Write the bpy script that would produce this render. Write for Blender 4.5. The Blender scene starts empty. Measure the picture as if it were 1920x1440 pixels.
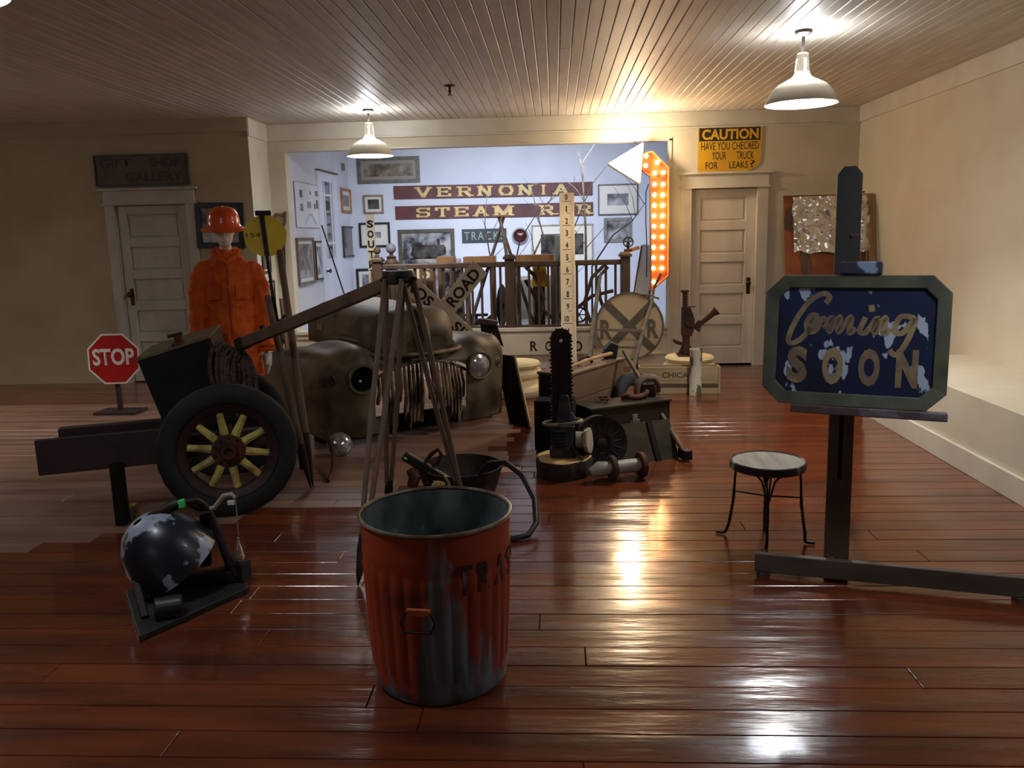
import bpy, math, random
from mathutils import Matrix, Vector, noise
random.seed(7)
S = bpy.context.scene
COL = S.collection
V = Vector
# ------------------------------------------------------------------ camera
CF, YAW, PITCH, ROLL, EYE = 1541.9, math.radians(3.164), math.radians(10.254), math.radians(-1.35), 1.57
D, H, XR, DL = 9.68, 2.884, 3.406, 9.09          # back wall, ceiling, right wall, left wall front
fw = V((-math.sin(YAW)*math.cos(PITCH), math.cos(YAW)*math.cos(PITCH), -math.sin(PITCH)))
rt0 = V((math.cos(YAW), math.sin(YAW), 0)); up0 = rt0.cross(fw)
cr, sr = math.cos(ROLL), math.sin(ROLL)
rt = cr*rt0 + sr*up0; up = -sr*rt0 + cr*up0
EY = V((0, 0, EYE))
cam = bpy.data.cameras.new('camera'); camo = bpy.data.objects.new('camera', cam); COL.objects.link(camo)
camo.matrix_world = Matrix(((rt.x, up.x, -fw.x, 0), (rt.y, up.y, -fw.y, 0), (rt.z, up.z, -fw.z, EYE), (0, 0, 0, 1)))
cam.sensor_width = 36; cam.lens = CF*36/1920; cam.clip_start = .05; cam.clip_end = 60
S.camera = camo
# ------------------------------------------------------------------ world, exposure, room lights
S.view_settings.view_transform = 'Standard'; S.view_settings.look = 'None'
S.view_settings.gamma = 1; S.view_settings.use_curve_mapping = False
S.view_settings.exposure = 1.32
w = bpy.data.worlds.new('world'); S.world = w; w.use_nodes = True
w.node_tree.nodes['Background'].inputs[0].default_value = (.5, .6, .8, 1)
w.node_tree.nodes['Background'].inputs[1].default_value = .02
def area(name, loc, target, sx, sy, power, col):
    l = bpy.data.lights.new(name, 'AREA'); l.shape = 'RECTANGLE'; l.size = sx; l.size_y = sy; l.energy = power; l.color = col
    o = bpy.data.objects.new(name, l); COL.objects.link(o); o.location = loc
    o.rotation_euler = (V(target)-V(loc)).to_track_quat('-Z', 'Y').to_euler(); return o
def point(name, loc, power, col, r=.05):
    l = bpy.data.lights.new(name, 'POINT'); l.energy = power; l.color = col; l.shadow_soft_size = r
    o = bpy.data.objects.new(name, l); COL.objects.link(o); o.location = loc; return o
area('alcove_fixture', (-.6, 9.98, 2.74), (-.6, 12.5, 1.0), 3.4, .25, 22, (.74, .83, 1)).data.spread = math.radians(110)
area('rear_fill', (-2.5, -2.2, 1.9), (-1, 6, 1.0), 1.6, 1.1, 2, (.85, .9, 1))  # weak room fill added behind the camera, no window modelled there
# ------------------------------------------------------------------ pixel helpers (real points on real planes)
def ray(px, py): return fw + rt*((px-960)/CF) - up*((py-720)/CF)
def at(px, py, Y):
    d = ray(px, py); return EY + d*(Y/d.y)
def fl(px, py, z=0):
    d = ray(px, py); return EY + d*((z-EYE)/d.z)
def onp(px, py, P0, n):
    d = ray(px, py); return EY + d*((P0-EY).dot(n)/d.dot(n))
# ------------------------------------------------------------------ materials
def lin(c):
    return tuple(((x/255)/12.92 if x/255 <= .04045 else ((x/255+.055)/1.055)**2.4) for x in c[:3]) + (1,)
MC = {}
def mat(name, col, rough=.6, metal=0, col2=None, scale=6, lo=.45, hi=.6, bump=0, bscale=None, stretch=(1, 1, 1), coat=0,
        emit=0, rand=0, col3=None, lo3=.6, hi3=.62, scale3=3, rough2=None, spec=.5, detail=6, stretch3=(1, 1, 1)):
    if name in MC: return MC[name]
    m = bpy.data.materials.new(name); m.use_nodes = True; MC[name] = m
    nt = m.node_tree; N = nt.nodes; L = nt.links; b = N['Principled BSDF']
    b.inputs['Roughness'].default_value = rough; b.inputs['Metallic'].default_value = metal
    b.inputs['Specular IOR Level'].default_value = spec
    b.inputs['Coat Weight'].default_value = coat; b.inputs['Coat Roughness'].default_value = .08
    tc = N.new('ShaderNodeTexCoord')
    def nz(sc, st, det=detail):
        mp = N.new('ShaderNodeMapping'); mp.inputs['Scale'].default_value = st
        L.new(tc.outputs['Object'], mp.inputs['Vector'])
        n = N.new('ShaderNodeTexNoise'); n.inputs['Scale'].default_value = sc; n.inputs['Detail'].default_value = det
        L.new(mp.outputs[0], n.inputs['Vector']); return n.outputs['Fac']
    def ramp(src, a, z):
        r = N.new('ShaderNodeMapRange'); r.inputs['From Min'].default_value = a; r.inputs['From Max'].default_value = z
        L.new(src, r.inputs['Value']); return r.outputs[0]
    def mix(f, a, c):
        x = N.new('ShaderNodeMix'); x.data_type = 'RGBA'
        L.new(f, x.inputs[0])
        for s, v in ((6, a), (7, c)):
            if isinstance(v, tuple): x.inputs[s].default_value = v
            else: L.new(v, x.inputs[s])
        return x.outputs[2]
    c = lin(col)
    if col2:
        f = ramp(nz(scale, stretch), lo, hi); c = mix(f, lin(col), lin(col2))
        if rough2 is not None:
            r = N.new('ShaderNodeMapRange'); r.inputs['To Min'].default_value = rough; r.inputs['To Max'].default_value = rough2
            L.new(f, r.inputs['Value']); L.new(r.outputs[0], b.inputs['Roughness'])
    if col3: c = mix(ramp(nz(scale3, stretch3, 8), lo3, hi3), c, lin(col3))
    if rand:
        oi = N.new('ShaderNodeObjectInfo'); hs = N.new('ShaderNodeHueSaturation')
        r = N.new('ShaderNodeMapRange'); r.inputs['To Min'].default_value = 1-rand; r.inputs['To Max'].default_value = 1+rand
        L.new(oi.outputs['Random'], r.inputs['Value']); L.new(r.outputs[0], hs.inputs['Value'])
        if isinstance(c, tuple): hs.inputs['Color'].default_value = c
        else: L.new(c, hs.inputs['Color'])
        c = hs.outputs[0]
    if isinstance(c, tuple): b.inputs['Base Color'].default_value = c
    else: L.new(c, b.inputs['Base Color'])
    if bump:
        bp = N.new('ShaderNodeBump'); bp.inputs['Strength'].default_value = 1; bp.inputs['Distance'].default_value = bump
        L.new(nz(bscale or scale*2, stretch), bp.inputs['Height']); L.new(bp.outputs[0], b.inputs['Normal'])
    if emit:
        b.inputs['Emission Color'].default_value = lin(col); b.inputs['Emission Strength'].default_value = emit
    return m
M_plank = mat('varnished_plank', (116, 56, 30), .14, 0, (72, 33, 19), 2.2, .35, .7, bump=.02, bscale=1.1, stretch=(.45, 3, 1), rand=.16, coat=.35, rough2=.26,
              col3=(64, 28, 16), lo3=.58, hi3=.8, scale3=3, stretch3=(.5, 4, 1))
M_worn = mat('worn_plank', (140, 106, 86), .42, 0, (104, 72, 56), 2.2, .35, .7, bump=.004, bscale=2, stretch=(.45, 3, 1), rand=.12, rough2=.38)
M_sub = mat('subfloor', (20, 10, 6), .8)
M_ceil = mat('ceiling_paint', (206, 198, 184), .55, 0, (190, 181, 166), 5, .4, .7, bump=.001, bscale=9, stretch=(3, .4, 1), rand=.04, col3=(120, 104, 88), lo3=.74, hi3=.8, scale3=9)
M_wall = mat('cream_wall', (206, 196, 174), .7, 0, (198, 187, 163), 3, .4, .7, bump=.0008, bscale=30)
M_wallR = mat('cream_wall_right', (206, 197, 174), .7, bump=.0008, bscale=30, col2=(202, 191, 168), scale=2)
M_trim = mat('trim_paint', (210, 202, 184), .45, 0, (198, 189, 170), 4, .4, .7)
M_door = mat('door_paint', (214, 204, 188), .5, 0, (200, 188, 170), 5, .4, .75, stretch=(1, 1, .4))
M_door_old = mat('old_door_paint', (170, 163, 146), .5, 0, (150, 142, 124), 5, .4, .75, stretch=(1, 1, .4))
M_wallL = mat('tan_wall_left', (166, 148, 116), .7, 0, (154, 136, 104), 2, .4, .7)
M_alc = mat('alcove_white', (206, 208, 216), .7, 0, (196, 198, 208), 2, .4, .7)
M_alcfloor = mat('alcove_floor_white', (214, 214, 216), .6)
M_dkwood = mat('dark_stained_wood', (84, 66, 52), .45, 0, (60, 46, 36), 6, .4, .7, stretch=(1, 1, .3))
M_iron = mat('dark_iron', (40, 36, 33), .55, .6, (66, 46, 34), 14, .5, .65, bump=.001, bscale=40)
M_black = mat('black_paint', (14, 13, 13), .5)
M_brass = mat('old_brass', (78, 48, 24), .4, .8)
M_ltwood = mat('pale_wood', (168, 128, 84), .6, 0, (134, 96, 60), 8, .4, .7, stretch=(1, 1, .2))
M_grwood = mat('weathered_wood', (112, 88, 66), .7, 0, (78, 60, 46), 9, .4, .7, stretch=(1, 1, .25), bump=.001)
M_white = mat('white_enamel', (226, 222, 206), .25, 0, coat=.3)
M_lampin = mat('lamp_light', (236, 244, 255), .5, emit=14)
M_slot = mat('lamp_slot_light', (236, 246, 255), .5, emit=5)
M_rust = mat('rusty_iron', (96, 50, 30), .75, .3, (52, 32, 24), 12, .4, .65, bump=.0015, bscale=40)
M_glass = mat('headlamp_glass', (225, 228, 230), .12, .75, (150, 150, 150), 22, .35, .65, bump=.004, bscale=18)
M_yel = mat('sign_yellow', (222, 172, 26), .45, 0, (206, 150, 20), 3, .4, .7, col3=(92, 66, 30), lo3=.72, hi3=.75, scale3=7)
M_signblk = mat('sign_black', (44, 36, 22), .5)
M_letblk = mat('letter_black', (24, 20, 18), .5)
M_signwh = mat('road_sign_white', (206, 196, 172), .5, 0, (190, 178, 152), 4, .4, .7, col3=(120, 100, 80), lo3=.72, hi3=.76, scale3=9)
# ------------------------------------------------------------------ mesh builder
WM = {}; KIDS = {}
class B:
    def __init__(s): s.v = []; s.f = []; s.m = None
    def add(s, vs, fs):
        k = len(s.v)
        s.v += [(s.m @ V(p)) if s.m else V(p) for p in vs]; s.f += [tuple(i+k for i in f) for f in fs]; return s
    def box(s, c, d, rot=None, tp=1, tpy=None):
        c = V(c); tpy = tp if tpy is None else tpy
        vs = []
        for z in (-1, 1):
            for x, y in ((-1, -1), (1, -1), (1, 1), (-1, 1)):
                kx, ky = (tp, tpy) if z > 0 else (1, 1)
                p = V((x*d[0]/2*kx, y*d[1]/2*ky, z*d[2]/2))
                vs.append(c + ((rot @ p) if rot else p))
        return s.add(vs, [(0, 3, 2, 1), (4, 5, 6, 7), (0, 1, 5, 4), (1, 2, 6, 5), (2, 3, 7, 6), (3, 0, 4, 7)])
    def ab(s, a, b): return s.box([(a[i]+b[i])/2 for i in range(3)], [abs(b[i]-a[i]) for i in range(3)])
    def beam(s, p, q, w, h, upv=(0, 0, 1), tp=1):
        p, q = V(p), V(q); z = (q-p).normalized(); x = V(upv).cross(z)
        if x.length < 1e-4: x = V((1, 0, 0))
        x.normalize(); y = z.cross(x)
        return s.box((p+q)/2, (w, h, (q-p).length), Matrix((x, y, z)).transposed(), tp)
    def tube(s, pts, r, n=8, closed=False, cap=True, flat=1):
        pts = [V(p) for p in pts]; N = len(pts); r = r if isinstance(r, (list, tuple)) else [r]*N
        vs = []; px = None
        for i, p in enumerate(pts):
            a = pts[(i-1) % N] if (i or closed) else p; b = pts[(i+1) % N] if (i < N-1 or closed) else p
            t = (b-a).normalized()
            if px is None:
                px = t.cross(V((0, 0, 1)));
                if px.length < .05: px = t.cross(V((0, 1, 0)))
            px = (px - t*px.dot(t)).normalized(); py = t.cross(px)
            for k in range(n):
                an = 2*math.pi*k/n; vs.append(p + px*(math.cos(an)*r[i]) + py*(math.sin(an)*r[i]*flat))
        fs = []
        for i in range(N if closed else N-1):
            for k in range(n):
                j = (i+1) % N; fs.append((i*n+k, i*n+(k+1) % n, j*n+(k+1) % n, j*n+k))
        if cap and not closed: fs += [tuple(range(n))[::-1], tuple((N-1)*n+k for k in range(n))]
        return s.add(vs, fs)
    def lathe(s, prof, c=(0, 0, 0), n=24, ax=(0, 0, 1), fn=None):
        q = V((0, 0, 1)).rotation_difference(V(ax)).to_matrix(); c = V(c); vs = []; fs = []
        for r, z in prof:
            for k in range(n):
                a = 2*math.pi*k/n; rr = max(r, 1e-4)*(fn(a, z) if fn else 1)
                vs.append(c + q @ V((rr*math.cos(a), rr*math.sin(a), z)))
        for i in range(len(prof)-1):
            for k in range(n): fs.append((i*n+k, i*n+(k+1) % n, (i+1)*n+(k+1) % n, (i+1)*n+k))
        return s.add(vs, fs)
    def cyl(s, p, q, r, n=16, r2=None): return s.tube([p, q], [r, r if r2 is None else r2], n)
    def prism(s, poly, z0, z1, m=None):
        n = len(poly); vs = [V((x, y, z0)) for x, y in poly] + [V((x, y, z1)) for x, y in poly]
        if m: vs = [m @ v for v in vs]
        return s.add(vs, [tuple(range(n))[::-1], tuple(range(n, 2*n))] + [(i, (i+1) % n, (i+1) % n+n, i+n) for i in range(n)])
    def grid(s, fn, nu, nv, skip=None):
        vs = [fn(i/nu, j/nv) for j in range(nv+1) for i in range(nu+1)]
        fs = []
        for j in range(nv):
            for i in range(nu):
                if skip and skip((i+.5)/nu, (j+.5)/nv): continue
                a = j*(nu+1)+i; fs.append((a, a+1, a+nu+2, a+nu+1))
        return s.add(vs, fs)
    def ball(s, c, r, n=14, sc=(1, 1, 1)):
        pr = [(math.sin(math.pi*i/8), -math.cos(math.pi*i/8)) for i in range(9)]; k = len(s.v)
        om = s.m; s.m = None; s.lathe(pr, (0, 0, 0), n)
        for i in range(k, len(s.v)):
            p = s.v[i]; p = V((p.x*r*sc[0], p.y*r*sc[1], p.z*r*sc[2])) + V(c); s.v[i] = (om @ p) if om else p
        s.m = om; return s
    def build(s, name, m, parent=None, world=True, smooth=False, bev=0, label=None, mods=None, kind=None, solid=0):
        me = bpy.data.meshes.new(name); vs = s.v
        if parent and world:
            inv = WM[parent.name].inverted(); vs = [inv @ p for p in vs]
        me.from_pydata([tuple(p) for p in vs], [], s.f); me.update()
        o = bpy.data.objects.new(name, me); COL.objects.link(o); me.materials.append(m)
        if smooth:
            me.shade_smooth(); me.set_sharp_from_angle(angle=math.radians(smooth if smooth > 1 else 40))
        if parent:
            o.parent = parent; KIDS.setdefault(parent.name, []).append(o)
            WM[o.name] = WM[parent.name]
        else: WM[o.name] = Matrix.Identity(4)
        if solid:
            q = o.modifiers.new('s', 'SOLIDIFY'); q.thickness = solid; q.offset = 0
        if bev:
            q = o.modifiers.new('b', 'BEVEL'); q.width = bev; q.segments = 2; q.limit_method = 'ANGLE'
        for x in (mods or []): x(o)
        if label: o['label'] = label
        if kind: o['kind'] = kind
        return o
def thing(name, label, cat, loc=(0, 0, 0), rot=None, group=None):
    o = bpy.data.objects.new(name, None); COL.objects.link(o); o.empty_display_size = .1
    m = Matrix.Translation(V(loc)) @ (rot.to_4x4() if rot else Matrix.Identity(4)); o.matrix_world = m
    WM[o.name] = m; o['label'] = label; o['category'] = cat
    if group: o['group'] = group
    return o
def tag(o, label, cat, group=None):
    o['label'] = label; o['category'] = cat
    if group: o['group'] = group
    return o
def dup(o, m, label=None, parent=None):
    c = o.copy(); COL.objects.link(c)
    if parent: c.parent = parent; WM[c.name] = WM[parent.name]
    else: c.matrix_world = m; WM[c.name] = m
    if label: c['label'] = label
    KIDS[c.name] = []
    for k in KIDS.get(o.name, []): KIDS[c.name].append(dup(k, None, None, c))
    return c
def st(b, name, m, parent=None, **k):
    o = b.build(name, m, parent, **k)
    if not parent: o['kind'] = 'structure'
    return o
def rotz(a): return Matrix.Rotation(math.radians(a), 3, 'Z')
def frame3(o, x, y):
    x = V(x).normalized(); n = x.cross(V(y)).normalized(); y = n.cross(x)
    return Matrix(((x.x, y.x, n.x, o[0]), (x.y, y.y, n.y, o[1]), (x.z, y.z, n.z, o[2]), (0, 0, 0, 1)))
def facing(o, yaw=0, lean=0):            # x right, y up, z towards the viewer; yaw turns, lean tips the top back
    r = Matrix.Rotation(math.radians(yaw), 4, 'Z') @ Matrix.Rotation(math.radians(90-lean), 4, 'X')
    return Matrix.Translation(V(o)) @ r
def txt(name, s, M4, w, h, m, parent, weight=0, off=.002, shear=0, ext=.0006, label=None, space=1, flipfn=None, res=3):
    cu = bpy.data.curves.new('t', 'FONT'); cu.body = s; cu.size = 1; cu.offset = weight; cu.extrude = 0; cu.shear = shear; cu.space_character = space
    cu.resolution_u = res; cu.fill_mode = 'FRONT'
    to = bpy.data.objects.new('t', cu); me = bpy.data.meshes.new_from_object(to); bpy.data.objects.remove(to); bpy.data.curves.remove(cu)
    xs = [v.co.x for v in me.vertices]; ys = [v.co.y for v in me.vertices]
    x0, x1, y0, y1 = min(xs), max(xs), min(ys), max(ys); sx = w/(x1-x0); sy = h/(y1-y0)
    inv = WM[parent.name].inverted()
    for v in me.vertices:
        p = V(((v.co.x-(x0+x1)/2)*sx, (v.co.y-(y0+y1)/2)*sy, off))
        p = flipfn(p) if flipfn else M4 @ p
        v.co = inv @ p
    me.materials.clear(); me.materials.append(m)
    o = bpy.data.objects.new(name, me); COL.objects.link(o); o.parent = parent; WM[o.name] = WM[parent.name]
    KIDS.setdefault(parent.name, []).append(o)
    if label: o['label'] = label
    return o
# ================================================================== SETTING
def split(a, b, lo, hi):
    out = [a]; x = a + random.uniform(.3, hi)
    while x < b - lo*.5: out.append(x); x += random.uniform(lo, hi)
    return out + [b]
floor = st(B().ab((-7.3, -2.6, -.06), (XR, D+.1, -.022)), 'floor', M_sub)
def worn_edge(y):
    if 5.35 < y < 7.9: return -.35 + .35*noise.noise(V((y*3.1, 0, 0))) - (0.35 if y > 6.9 else 0)
    if 4.7 < y <= 5.35: return -.75 + .5*noise.noise(V((y*7.7, 3, 0)))
    if 3.5 < y <= 4.7: return -1.35 - (4.7-y)*2.0 + .9*noise.noise(V((y*7.3, 5, 0)))
    return -99
y = -.55; wdt = .14
def plank(x0, x1, y0, y1, m, dz):
    g = .0014; e = .0022; b = B(); z = dz
    xs = (x0+g, x1-g); ys = (y0+g, y1-g)
    b.add([(xs[0], ys[0], -.022), (xs[1], ys[0], -.022), (xs[1], ys[1], -.022), (xs[0], ys[1], -.022),
           (xs[0], ys[0], z-e), (xs[1], ys[0], z-e), (xs[1], ys[1], z-e), (xs[0], ys[1], z-e),
           (xs[0]+e, ys[0]+e, z), (xs[1]-e, ys[0]+e, z), (xs[1]-e, ys[1]-e, z), (xs[0]+e, ys[1]-e, z)],
          [(0, 1, 5, 4), (1, 2, 6, 5), (2, 3, 7, 6), (3, 0, 4, 7), (4, 5, 9, 8), (5, 6, 10, 9), (6, 7, 11, 10), (7, 4, 8, 11), (8, 9, 10, 11)])
    return b.build('plank', m, floor)
k = 0
while y < D:
    y1 = min(y+wdt, D); we = worn_edge((y+y1)/2)
    cuts = split(-5.2 if y < 5 else -7.2, XR, 2.4, 4.6)
    if we > -50:
        cuts = [c for c in cuts if abs(c-we) > .5] + [we]; cuts.sort()
    for a, b_ in zip(cuts, cuts[1:]):
        if k < 300: plank(a, b_, y, y1, M_worn if (a+b_)/2 < we else M_plank, random.uniform(-.0008, .0008)); k += 1
    y = y1
st(B().ab((-7.3, -2.6, -.022), (XR, -.56, 0)).ab((-7.3, -.56, -.022), (-5.21, 4.99, 0)), 'trim_1', M_plank)
# ceiling of narrow boards running to the back wall
ceil = st(B().ab((-7.3, -2.6, H+.012), (XR, D+.1, H+.06)), 'ceiling', M_black)
x = -7.3; k = 0
while x < XR:
    x1 = min(x+.0855, XR); cuts = split(3.6, D, 3.4, 5.6) if -4.6 < x < 3 else [3.6, D]
    cuts[0] = -2.6
    for a, c in zip(cuts, cuts[1:]):
        dz = random.uniform(0, .0015); g = .0015 if random.random() < .75 else .0035; b = B(); e = .004
        b.add([(x+g, a+.001, H+.014), (x1-g, a+.001, H+.014), (x1-g, c-.001, H+.014), (x+g, c-.001, H+.014),
               (x+g, a+.001, H+e+dz), (x1-g, a+.001, H+e+dz), (x1-g, c-.001, H+e+dz), (x+g, c-.001, H+e+dz),
               (x+g+e, a+.001, H+dz), (x1-g-e, a+.001, H+dz), (x1-g-e, c-.001, H+dz), (x+g+e, c-.001, H+dz)],
              [(4, 5, 1, 0), (5, 6, 2, 1), (6, 7, 3, 2), (7, 4, 0, 3), (8, 9, 5, 4), (9, 10, 6, 5), (10, 11, 7, 6), (11, 8, 4, 7), (11, 10, 9, 8)])
        if k < 300: b.build('ceiling_board', M_ceil, ceil); k += 1
    x = x1
OX0, OX1, OZ1, SILL = -3.105, 1.30, 2.578, .47
wb = B(); T = .14
wb.ab((-3.31, D, 0), (OX0, D+T, H)).ab((OX0, D, OZ1), (OX1, D+T, H)).ab((OX0, D, 0), (OX1, D+T, SILL))
DX0, DX1, DH = 1.56, 2.30, 2.035
wb.ab((OX1, D, 0), (DX0-.02, D+T, H)).ab((DX0-.02, D, DH+.02), (DX1+.02, D+T, H)).ab((DX1+.02, D, 0), (XR+.1, D+T, H))
st(wb, 'wall_back', M_wall)
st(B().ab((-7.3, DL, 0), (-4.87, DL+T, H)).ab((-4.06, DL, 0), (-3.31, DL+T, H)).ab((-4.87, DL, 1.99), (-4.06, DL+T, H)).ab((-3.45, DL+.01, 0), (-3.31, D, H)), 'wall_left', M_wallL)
st(B().ab((-3.312, DL+.0, 0), (-3.305, D, H)), 'wall_return', M_trim)
st(B().ab((XR, -2.6, 0), (XR+.1, D+.1, H)), 'wall_right', M_wallR)
st(B().ab((-7.4, -2.6, 0), (-7.3, D, H)), 'wall_far_left', M_wallL)
st(B().ab((-7.3, -2.7, 0), (XR, -2.6, H)), 'wall_rear', M_wallL)
# alcove: raised white display floor, skewed left wall, back wall, ceiling
AY = 12.5; AL0 = V((OX0, D+T, 0)); AL1 = V((-3.07, AY, 0))
st(B().ab((-3.2, AY, 0), (2.4, AY+.1, H)), 'wall_alcove_back', M_alc)
b = B(); a0, a1 = AL0, AL1; b.add([a0, a1, a1+V((0, 0, H)), a0+V((0, 0, H)), a0+V((-.1, 0, 0)), a1+V((-.1, 0, 0)), a1+V((-.1, 0, H)), a0+V((-.1, 0, H))],
      [(0, 1, 2, 3), (5, 4, 7, 6), (4, 0, 3, 7), (1, 5, 6, 2), (3, 2, 6, 7), (0, 4, 5, 1)])
st(b, 'wall_alcove_left', M_alc)
st(B().ab((2.3, D+T, 0), (2.4, AY, H)), 'wall_alcove_right', M_alc)
st(B().ab((-3.2, D+T, .3), (2.3, AY, .44)), 'floor_alcove', M_alcfloor)
st(B().ab((-3.2, D+T, H-.02), (2.3, AY, H+.05)), 'ceiling_alcove', M_alc)
# trims
st(B().ab((-3.305, D-.02, H-.17), (XR, D, H)).ab((-3.305, D-.03, H-.185), (XR, D, H-.165)), 'trim_2', M_trim, bev=.004)
st(B().ab((XR-.02, -2.6, H-.17), (XR, D-.021, H)), 'trim_3', M_trim)
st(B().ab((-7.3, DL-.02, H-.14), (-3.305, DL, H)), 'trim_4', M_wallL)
st(B().ab((-3.305, DL-.02, H-.19), (-3.285, D-.03, H)), 'trim_5', M_trim)
st(B().ab((OX1, D-.012, 0.15), (OX1+.03, D, OZ1+.03)).ab((OX0-.02, D-.012, OZ1), (OX1+.03, D, OZ1+.018)), 'trim_6', M_trim)
st(B().ab((OX0, D-.03, SILL-.02), (OX1, D+T+.02, SILL+.02)).ab((OX0, D-.015, SILL-.075), (OX1, D, SILL-.045)), 'trim_7', M_trim, bev=.003)
st(B().ab((OX0, D-.02, 0), (DX0-.13, D, .16)).ab((OX0+1, D-.03, .15), (DX0-.13, D, .17)), 'baseboard_back', M_trim, bev=.003)
st(B().ab((DX1+.13, D-.02, 0), (XR, D, .16)), 'baseboard_right_back', M_trim)
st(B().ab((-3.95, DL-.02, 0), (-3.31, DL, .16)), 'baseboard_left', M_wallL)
# low boxed ledge along the right wall with its own baseboard
st(B().ab((2.63, -2.6, 0), (XR, 7.0, .5)), 'trim_8', M_wallR)
st(B().ab((2.605, -2.6, 0), (2.63, 7.02, .15)).ab((2.605, 7.0, 0), (3.4, 7.02, .15)), 'baseboard_right', M_trim, bev=.003)

def door(name, x0, x1, h, Y, mp, mc, knob_x, casing=.11, recess=.05, gap=.012, plate=(.045, .19)):
    d = B(); yf = Y+recess
    d.ab((x0+.004, yf+.02, gap), (x1-.004, yf+.04, h))
    o = st(d, name, mp)
    n = 5; sw = .115; rl = .1; bt = .2
    B().ab((x0+.004, yf, gap), (x0+sw, yf+.02, h)).build('stile', mp, o, bev=.004)
    B().ab((x1-sw, yf, gap), (x1-.004, yf+.02, h)).build('stile', mp, o, bev=.004)
    ph = (h-gap-bt-rl*n)/n; z = gap
    for i in range(n+1):
        hh = bt if i == 0 else rl
        B().ab((x0+sw, yf, z), (x1-sw, yf+.02, z+hh)).build('rail', mp, o, bev=.004)
        z += hh
        if i < n: B().ab((x0+sw+.025, yf+.012, z+.022), (x1-sw-.025, yf+.021, z+ph-.022)).build('panel', mp, o, bev=.006)
        z += ph
    kz = .93 if name == 'door_1' else .98
    B().ab((knob_x-plate[0]/2, yf-.004, kz-plate[1]/2), (knob_x+plate[0]/2, yf, kz+plate[1]/2)).build('lock_plate', M_brass, o, bev=.002)
    B().lathe([(0, 0), (.012, .002), (.012, .03), (.028, .035), (.03, .05), (.02, .062), (0, .064)], (knob_x-.01, yf-.003, kz+.03), 14, (0, -1, 0)).build('knob', M_brass, o, smooth=1)
    c = B(); cb = casing
    c.ab((x0-cb, Y-.022, 0), (x0, Y+.0, h+.01)).ab((x1, Y-.022, 0), (x1+cb, Y, h+.01))
    c.ab((x0-cb, Y-.03, h+.01), (x1+cb, Y, h+.16)).ab((x0-cb-.02, Y-.04, h+.005), (x1+cb+.02, Y, h+.025)).ab((x0-cb-.04, Y-.06, h+.16), (x1+cb+.04, Y, h+.185))
    c.ab((x0-.0, Y, 0), (x0+.004, Y+recess, h)).ab((x1-.004, Y, 0), (x1, Y+recess, h))
    st(c, name.replace('door', 'trim')+'_casing', mc, bev=.003)
door('door_1', DX0, DX1, DH, D, M_door, M_trim, DX1-.065, casing=.12, gap=.02)
door('door_2', -4.87, -4.06, 1.99, DL, M_door_old, M_door_old, -4.79, casing=.11, recess=.03)

st(B().ab((DX0-.1, D+T, -.02), (DX1+.1, D+T+.05, DH+.1)).ab((-4.95, DL+T, -.02), (-3.98, DL+T+.05, 2.1)), 'door_light_block', M_black)  # unseen black backing added to stop light leaking around the doors
# ================================================================== LAMPS
def pendant(name_label, x, y, zr):
    t = thing('pendant_lamp', name_label, 'lamp', (x, y, H))
    h = H-zr; R = .242
    b = B().lathe([(0, 0), (.06, 0), (.055, -.02), (.02, -.035), (.012, -.04)], n=20); b.cyl((0, 0, -.03), (0, 0, -h+.33), .011)
    b.build('stem', M_iron, t, world=False, smooth=1)
    m = -h; nk = m+.175
    sh = B()
    sh.lathe([(.03, nk+.16), (.04, nk+.15), (.042, nk+.12)], n=28)
    sh.lathe([(.05, nk+.04), (.055, nk+.02), (.07, nk), (.10, nk-.015), (.16, nk-.045), (.20, nk-.085), (.225, nk-.13), (R, nk-.165), (R, nk-.175), (R-.004, nk-.172), (.22, nk-.135), (.195, nk-.09), (.155, nk-.052), (.09, nk-.025)], n=40)
    for k in range(4):                       # neck pillars leave four vent slots
        for j in range(6):
            a0 = k*math.pi/2 + .3 + j*(math.pi/2-.34)/6; a1 = a0+(math.pi/2-.34)/6
            p = [(.042*math.cos(a), .042*math.sin(a), nk+.12) for a in (a0, a1)] + [(.05*math.cos(a), .05*math.sin(a), nk+.04) for a in (a1, a0)]
            sh.add(p, [(0, 1, 2, 3)])
    s_ = sh.build('shade', M_white, t, world=False, smooth=1)
    B().lathe([(.032, nk+.1), (.034, nk+.05)], n=16).build('vent_slot_light', M_slot, s_, world=False)
    B().lathe([(0, nk-.135), (.12, nk-.14), (.19, nk-.125), (.215, nk-.128)], n=32).build('bulb', M_lampin, t, world=False, smooth=1)
    return t
LP = [(at(690, 205, 8.78).x, 8.78, at(692, 293, 8.78).z, 'white enamel pendant lamp hanging over the display alcove rail, left of the two'),
      (at(1507, 57, 5.98).x, 5.98, at(1502, 196, 5.98).z, 'large near white enamel pendant lamp hanging before the caution sign'),
      (-5.9, 5.98, 2.34, 'added white enamel pendant fill lamp at the far left above the cart'),  # this pendant and the next two are added to fill the room with light
      (-1.9, 2.55, 2.34, 'added white enamel pendant fill lamp above the trash can, nearest the camera'), (1.7, 2.55, 2.34, 'added white enamel pendant fill lamp above the easel, out of the frame')]
for (x, y, z, l), pw in zip(LP, (37, 48, 52, 2, 2.5)):
    pendant(l, x, y, z)
    L_ = bpy.data.lights.new('pendant_glow', 'SPOT'); L_.energy = pw; L_.spot_size = math.radians(128); L_.spot_blend = .7; L_.shadow_soft_size = .08; L_.color = (1, .96, .9)
    o = bpy.data.objects.new('pendant_glow', L_); COL.objects.link(o); o.location = (x, y, z-.012)
    point('pendant_uplight', (x, y, z+.34), 13 if y > 3 else 1, (.9, .94, 1), .05)  # slot light, boosted to fill the ceiling
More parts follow.
